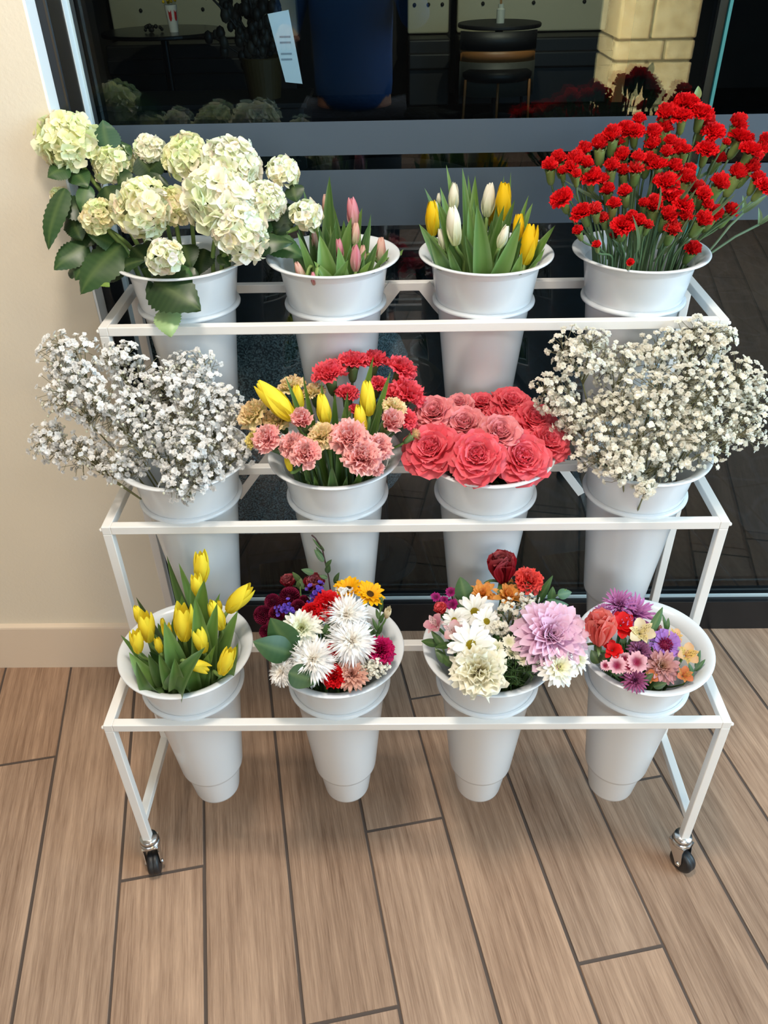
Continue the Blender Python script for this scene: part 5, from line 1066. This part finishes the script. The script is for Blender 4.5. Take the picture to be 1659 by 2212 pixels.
def dining():
    def round_table(x, y, h, r, rb, label, top=M_DARK):
        t = thing('round_table', label, 'table', (x, y, 0), 'tables in the dark dining room')
        cyl('table_top', top, t, 0, 0, 0, 48, [(0, h-.03), (r-.005, h-.03), (r, h-.022), (r, h-.006), (r-.006, h), (0, h)])
        cyl('column', M_BLACKMETAL, t, .035, .012, h-.03, 20); cyl('base', M_BLACKMETAL, t, 0, 0, 0, 48, [(0, 0), (rb, 0), (rb, .006), (rb*.85, .014), (.05, .022), (0, .022)])
        return t
    round_table(-.085, .905, .46, .17, .112, 'low dark round pedestal table just behind the glass')
    round_table(-.06, 2.02, .74, .34, .215, 'black round pedestal table further back on the dark carpet')
    t1 = round_table(.90, 7.25, .745, .36, .2, 'round dining table holding a glass vase in front of the beige banquette')
    round_table(-2.0, 7.15, .745, .52, .22, 'round dining table with steel edge holding the paper cup', mat('steel_edge_top', S(60, 60, 60), .25, .8))
    # dining chair with oak band
    ch = thing('dining_chair', 'dark padded dining chair with an oak band across its back', 'chair', (.86, 6.95, 0))
    def curved(z0, z1, r, m, nm, th=.03):
        mb = MB(); V = []; n = 16
        for k in range(n+1):
            a = PI+PI*(k/n)*.84+PI*.08
            for rr, z in ((r, z0), (r, z1), (r-th, z1), (r-th, z0)): V.append((rr*math.cos(a)*1.0, rr*math.sin(a)*.62, z))
        mb.add(V, [(k*4+i, k*4+(i+1) % 4, k*4+4+(i+1) % 4, k*4+4+i) for k in range(n) for i in range(4)]+[(0, 1, 2, 3), (n*4+3, n*4+2, n*4+1, n*4)], (1, 1, 1)); return mb.obj(nm, m, ch)
    curved(.585, .72, .33, M_DARK, 'backrest'); curved(.50, .585, .325, M_OAK, 'oak_band'); curved(.24, .50, .33, mat('grey_vinyl', S(70, 70, 64), .5), 'back_shell')
    mb = MB(); mb.lathe([(0, .36), (.29, .36), (.31, .39), (.31, .42), (.28, .45), (0, .455)], 28); mb.obj('seat', M_DARK, ch)
    for x, y in ((-.27, -.14), (.27, -.14), (-.25, .16), (.25, .16), (0.0, -.2)):
        m2 = MB(); m2.tube([(x*1.05, y*1.05, 0), (x, y, .37)], .012, 8); m2.obj('leg', M_OAK if y < 0 else M_DARK, ch)
    v = thing('bud_vase', 'small clear glass vase with a dry plume on the dining table', 'vase', (.90, 7.2, .745))
    cyl('glass_body', mat('pale_glass', S(190, 194, 186), .1), v, 0, 0, 0, 20, [(.0, .0), (.035, 0), (.036, .10), (.024, .11), (.024, .14)])
    mb = MB()
    for k in range(9): mb.tube([(0, 0, .02), (R0.uniform(-.01, .01), 0, .16), (R0.uniform(-.05, .05), R0.uniform(-.03, .03), .30)], [.003, .003, .008], 5, S(150, 110, 70))
    mb.obj('plume', M_STEM, v)
    def banquette(x0, x1, label):
        b = thing('banquette', label, 'seating', ((x0+x1)/2, 8.1, 0), 'beige banquettes along the dining room wall'); w = (x1-x0)/2
        for nm, a, c2, m in (('backrest', (-w, .12, .58), (w, .28, 1.12), M_BEIGESEAT), ('seat', (-w, -.3, .32), (w, .2, .46), M_DARK), ('plinth', (-w, -.25, 0), (w, .28, .57), M_DARK)):
            mb = MB(); mb.box(a, c2); bevel(mb.obj(nm, m, b, smooth=False), .02, 3)
        for k in range(3):
            mb = MB(); mb.ball((-w+(k+.5)*2*w/3, .115, .82), .018, (1, 1, 1), 8, 6); mb.obj('tuft_button', M_DARK, b)
    banquette(-2.75, -.95, 'beige banquette behind the table with the paper cup'); banquette(.12, .52, 'narrow beige banquette end next to the wide one'); banquette(.60, 2.05, 'wide beige tufted banquette behind the dining table with the vase')
    mb = MB(); mb.box((2.12, 7.9, 0), (2.22, 8.5, 1.5)); pp = mb.obj('divider_post', M_OAK, smooth=False); tag(pp, 'oak post at the end of the wide beige banquette', 'post')
    # paper cup with a yellow posy
    cu = thing('paper_cup', 'white paper cup with red marks standing on the table beyond the glass', 'cup', (-1.87, 7.0, .745))
    cyl('body', mat('white_card', S(216, 214, 210), .6), cu, 0, 0, 0, 28, [(0, 0), (.036, 0), (.052, .19), (.053, .195), (.050, .195)])
    for a in (-1.9, -.9):
        mb = MB(); V = []
        for k in range(7):
            for z in (.10, .165): rr = .0375+.0145*z/.19+.001; V.append((rr*math.cos(a+k*.09), rr*math.sin(a+k*.09), z-.02*math.sin(k/6*PI)))
        mb.add(V, [(2*k, 2*k+2, 2*k+3, 2*k+1) for k in range(6)], (1, 1, 1)); mb.obj('red_mark', mat('red_ink', S(190, 40, 44), .6), cu)
    po = thing('posy', 'tiny yellow posy wrapped in film stuck in the paper cup', 'flower', (-1.87, 7.0, .94))
    mb = MB()
    for k in range(26): mb.ball((R0.gauss(0, .022), R0.gauss(0, .02), .03+R0.gauss(.01, .014)), .012, mix(S(250, 214, 40), S(230, 180, 20), R0.random()), 6, 4)
    mb.obj('bloom', M_PETAL, po)
    mb = MB(); mb.lathe([(.01, -.12), (.03, -.03), (.075, .08)], 18); mb.obj('wrapper', M_CLEAR, po)
    kb = thing('key_bunch', 'small dark clump lying on the table next to the paper cup', 'tabletop item', (-2.04, 7.0, .745))
    mb = MB()
    for k in range(14): mb.ball((R0.uniform(-.07, .08), R0.uniform(-.03, .03), .015+R0.uniform(0, .035)), R0.uniform(.012, .022), S(26, 26, 24), 6, 4)
    mb.obj('clump', M_STEM, kb)
    # sideboard with dried branches
    sb = thing('sideboard', 'low black sideboard carrying the pot of dried branches', 'cabinet', (-.95, 4.05, 0))
    for nm, a, c2 in (('body', (-.75, -.22, .06), (.45, .22, .67)), ('top', (-.77, -.24, .67), (.47, .24, .695)), ('plinth', (-.72, -.2, 0), (.42, .2, .06))):
        mb = MB(); mb.box(a, c2); bevel(mb.obj(nm, M_DARK, sb, smooth=False), .004)
    pt = thing('branch_pot', 'bronze pot of dark dried branches on the black sideboard', 'pot', (-.72, 4.0, .695))
    cyl('pot', M_GOLD, pt, 0, 0, 0, 32, [(0, 0), (.085, 0), (.11, .19), (.105, .195), (.095, .18), (0, .17)])
    rnd = random.Random(9)
    for k in range(15):
        mb = MB(); a = rnd.uniform(0, 6.28); q = rnd.uniform(.05, .22); tip = Vector((q*math.cos(a)*1.15-.05, q*math.sin(a)*.6, rnd.uniform(.35, .75)))
        if k == 0: tip = Vector((-.26, 0, .30))
        pts = bez(Vector((0, 0, .1)), Vector((tip.x*.2, tip.y*.2, tip.z*.6)), tip, 6); mb.tube(pts, [.008, .008, .007, .007, .006, .006, .006], 5, S(44, 38, 32))
        for m in range(14):
            p = pts[rnd.randint(2, 6)]+Vector((rnd.gauss(0, .018), rnd.gauss(0, .015), rnd.gauss(0, .02))); mb.ball(tuple(p), rnd.uniform(.012, .026), mix(S(34, 30, 26), S(64, 56, 46), rnd.random()), 6, 4, (1, .7, 1.4))
        mb.obj('branch', M_STEM, pt)
    # grey armchair behind the glass
    ac = thing('armchair', 'speckled grey upholstered armchair with its back against the glass', 'chair', (-.40, 1.22, 0))
    def shell(r0, r1, z0, z1, nm, a0, a1, m=M_BOUCLE, n=22):
        mb = MB(); V = []
        for k in range(n+1):
            a = a0+(a1-a0)*k/n; zt = z1-.16*abs(2*k/n-1)**3
            prof = [(r0, z0), (r0, zt-.05), (r0-.015, zt-.012), (r0-.05, zt), (r1+.02, zt-.015), (r1, zt-.06), (r1, z0)]
            for rr, z in prof: V.append((rr*math.cos(a)*1.02, rr*math.sin(a)*1.0, z))
        p_ = 7
        mb.add(V, [(k*p_+i, k*p_+i+1, k*p_+p_+i+1, k*p_+p_+i) for k in range(n) for i in range(p_-1)]+[tuple(range(p_)), tuple(range(n*p_, n*p_+p_))[::-1]], (1, 1, 1)); return mb.obj(nm, m, ac)
    shell(.40, .30, .16, .70, 'backrest', PI*1.02, PI*1.98)
    mb = MB(); mb.lathe([(0, .18), (.31, .18), (.335, .22), (.335, .38), (.30, .43), (0, .44)], 36); mb.obj('seat', M_BOUCLE, ac)
    cyl('swivel_base', M_BLACKMETAL, ac, 0, 0, 0, 40, [(0, 0), (.23, 0), (.23, .01), (.05, .02), (.045, .18), (0, .18)])
    # crumpled clear film
    cf = MB(); rnd = random.Random(13); n = 12; V = []
    for i in range(n+1):
        for j in range(n+1):
            V.append(((i/n-.5)*.15+rnd.gauss(0, .006), (j/n-.5)*.10+rnd.gauss(0, .010), .16+.10*math.sin(i*1.3)*math.cos(j*.9)+rnd.gauss(0, .016)))
    zmin = min(v[2] for v in V); cf.add([(x, y, z-zmin) for x, y, z in V], [(i*(n+1)+j, (i+1)*(n+1)+j, (i+1)*(n+1)+j+1, i*(n+1)+j+1) for i in range(n) for j in range(n)], (1, 1, 1))
    o = cf.obj('film_wrap', mat('glossy_film', S(120, 134, 134), .08, .35), loc=(-.045, 1.70, .0), smooth=False); tag(o, 'crumpled shiny clear wrap lying on the dark carpet beyond the glass', 'wrap')
    # notice taped on the glass
    nt = MB(); a = at_y(600, 100, YG+.024); 
    V = [(-.012, 0, .045), (.022, 0, .05), (.036, 0, -.055), (.008, 0, -.052)]
    nt.add(V+[(x, .0006, z) for x, _, z in V], [(0, 1, 2, 3), (7, 6, 5, 4)]+[(i, i+4, (i+1) % 4+4, (i+1) % 4) for i in range(4)], (1, 1, 1))
    p = nt.obj('paper_notice', M_PAPER, loc=tuple(a), smooth=False); tag(p, 'small white paper notice fixed behind the glass beside the dried branches', 'notice')
    ln = MB()
    for z0 in (.012, .004, -.012, -.020): ln.box((.004, -.0004, z0), (.022, -.0002, z0+.0025))
    ln.obj('print_line', mat('grey_print', S(140, 144, 154), .8), p, smooth=False)
dining()

# ------------------------------------------------------------------ the person taking the photograph, seen mirrored in the glass
def skin_mesh(name, joints, edges, m, parent, levels=2):
    me = bpy.data.meshes.new(name); me.from_pydata([j[:3] for j in joints], edges, []); o = bpy.data.objects.new(name, me); COL.objects.link(o); o.parent = parent
    sk = o.modifiers.new('skin', 'SKIN')
    if not me.skin_vertices: me.skin_vertices.new()
    for i, j in enumerate(joints):
        rr = j[3] if hasattr(j[3], '__len__') else (j[3], j[3]); me.skin_vertices[0].data[i].radius = rr; me.skin_vertices[0].data[i].use_root = (i == 0)
    sd = o.modifiers.new('smooth', 'SUBSURF'); sd.levels = levels; sd.render_levels = levels
    sk.use_smooth_shade = True; me.materials.append(m); return o
def person():
    r = thing('person', 'person in a blue sweater and dark trousers holding a phone, mirrored in the glass', 'person', (-.17, -1.16, 0))
    SKIN = mat('skin', S(196, 140, 116), .55, 0, .4); BLUE = mat('blue_knit', S(30, 84, 150), .85); TROU = mat('dark_trousers', S(28, 30, 38), .85); HAIR = mat('brown_hair', S(58, 40, 30), .7); SHOE = mat('black_shoe', S(22, 22, 22), .4)
    P = []; E_ = []
    def J(x, y, z, rad, par=None):
        P.append((x, y, z, rad)); i = len(P)-1
        if par is not None: E_.append((par, i))
        return i
    pel = J(0, 0, .93, (.108, .082)); wa = J(0, -.01, 1.08, (.125, .095), pel); chs = J(0, 0, 1.27, (.145, .10), wa); nb = J(0, -.005, 1.42, (.075, .07), chs); nk = J(0, .01, 1.50, .052, nb); hd = J(0, .035, 1.60, (.072, .085), nk); J(0, .03, 1.69, (.066, .08), hd)
    arms = {}
    for s in (-1, 1):
        sh = J(s*.155, -.005, 1.385, .052, nb)
        if s > 0: el = J(.23, .06, 1.16, .040, sh); wr = J(.175, .285, 1.37, .026, el); pl = J(.165, .318, 1.405, (.030, .016), wr)
        else: el = J(-.235, .0, 1.14, .040, sh); wr = J(-.215, .19, 1.155, .026, el); pl = J(-.205, .245, 1.16, (.030, .018), wr)
        arms[s] = (sh, el, wr, pl)
        for k in range(4):
            o = (k-1.5)*.017
            if s > 0: a = J(.163+.004*k, .333, 1.432-.020*k, .0082, pl); b = J(.142, .345, 1.440-.020*k, .0075, a); J(.122, .338, 1.441-.020*k, .0068, b)
            else: a = J(-.205+o, .285, 1.155, .0082, pl); b = J(-.203+o, .308, 1.135, .0075, a); J(-.20+o, .306, 1.113, .0068, b)
        if s > 0: t = J(.150, .300, 1.432, .0095, pl); J(.126, .312, 1.445, .008, t)
        else: t = J(-.176, .235, 1.15, .0095, wr); J(-.165, .268, 1.138, .008, t)
        hp = J(s*.085, 0, .87, .068, pel); kn = J(s*.10, .02, .48, .055, hp); an = J(s*.105, -.01, .09, .036, kn); J(s*.12, .12, .035, (.038, .026), an)
    skin_mesh('body', P, E_, SKIN, r)
    Q = [(0, 0, .85, (.168, .136)), (0, -.01, 1.02, (.150, .118)), (0, 0, 1.24, (.165, .125)), (0, -.005, 1.40, (.105, .088)), (0, .0, 1.455, (.066, .064))]
    ed = [(0, 1), (1, 2), (2, 3), (3, 4)]
    for s in (-1, 1):
        sh, el, wr, pl = arms[s]; i0 = len(Q)
        for q, rad in ((sh, .068), (el, .056), (wr, .040)): Q.append((*P[q][:3], rad))
        ed += [(3, i0), (i0, i0+1), (i0+1, i0+2)]
    skin_mesh('sweater', Q, ed, BLUE, r)
    T_ = [(0, 0, .915, (.160, .128))]; ed = []
    for s in (-1, 1):
        i0 = len(T_)
        T_ += [(s*.088, 0, .83, .105), (s*.10, .02, .48, .072), (s*.105, -.01, .08, .058)]; ed += [(0, i0), (i0, i0+1), (i0+1, i0+2)]
    skin_mesh('trousers', T_, ed, TROU, r)
    for s in (-1, 1): skin_mesh('shoe', [(s*.106, -.04, .045, (.042, .044)), (s*.112, .06, .038, (.044, .036)), (s*.122, .15, .030, (.038, .028))], [(0, 1), (1, 2)], SHOE, r)
    # face, ears, hair
    mb = MB(); mb.ball((0, .126, 1.595), .014, (1, 1, 1), 8, 6, (.8, 1.1, 1.3))
    for s in (-1, 1): mb.ball((s*.082, .03, 1.60), .02, (1, 1, 1), 8, 6, (.4, .7, 1.2))
    mb.obj('nose_and_ear', SKIN, r).name = 'face_feature'
    mb = MB()
    for s in (-1, 1): mb.ball((s*.03, .113, 1.625), .010, (1, 1, 1), 8, 6)
    mb.obj('eye', M_DARK, r); mb = MB(); mb.ball((0, .115, 1.555), .02, (1, 1, 1), 8, 6, (1, .4, .3)); mb.obj('mouth', mat('lip', S(160, 84, 80), .5), r)
    mb = MB(); mb.ball((0, .01, 1.655), .098, (1, 1, 1), 20, 12, (.92, 1.0, .95)); mb.ball((0, -.03, 1.60), .085, (1, 1, 1), 16, 10, (1, .9, 1.1)); mb.obj('hair', HAIR, r)
    # phone just behind the lens
    ph = MB(); ph.box((-.037, -.055, -.0045), (.037, .105, .0045)); o = ph.obj('phone', M_DARK, smooth=False); bevel(o, .004, 3)
    o.matrix_world = cam.matrix_basis @ Matrix.Translation((.012, -.045, .012)); tag(o, 'dark phone held up by the person mirrored in the glass', 'phone')
    cam.data.clip_start = .02
person()
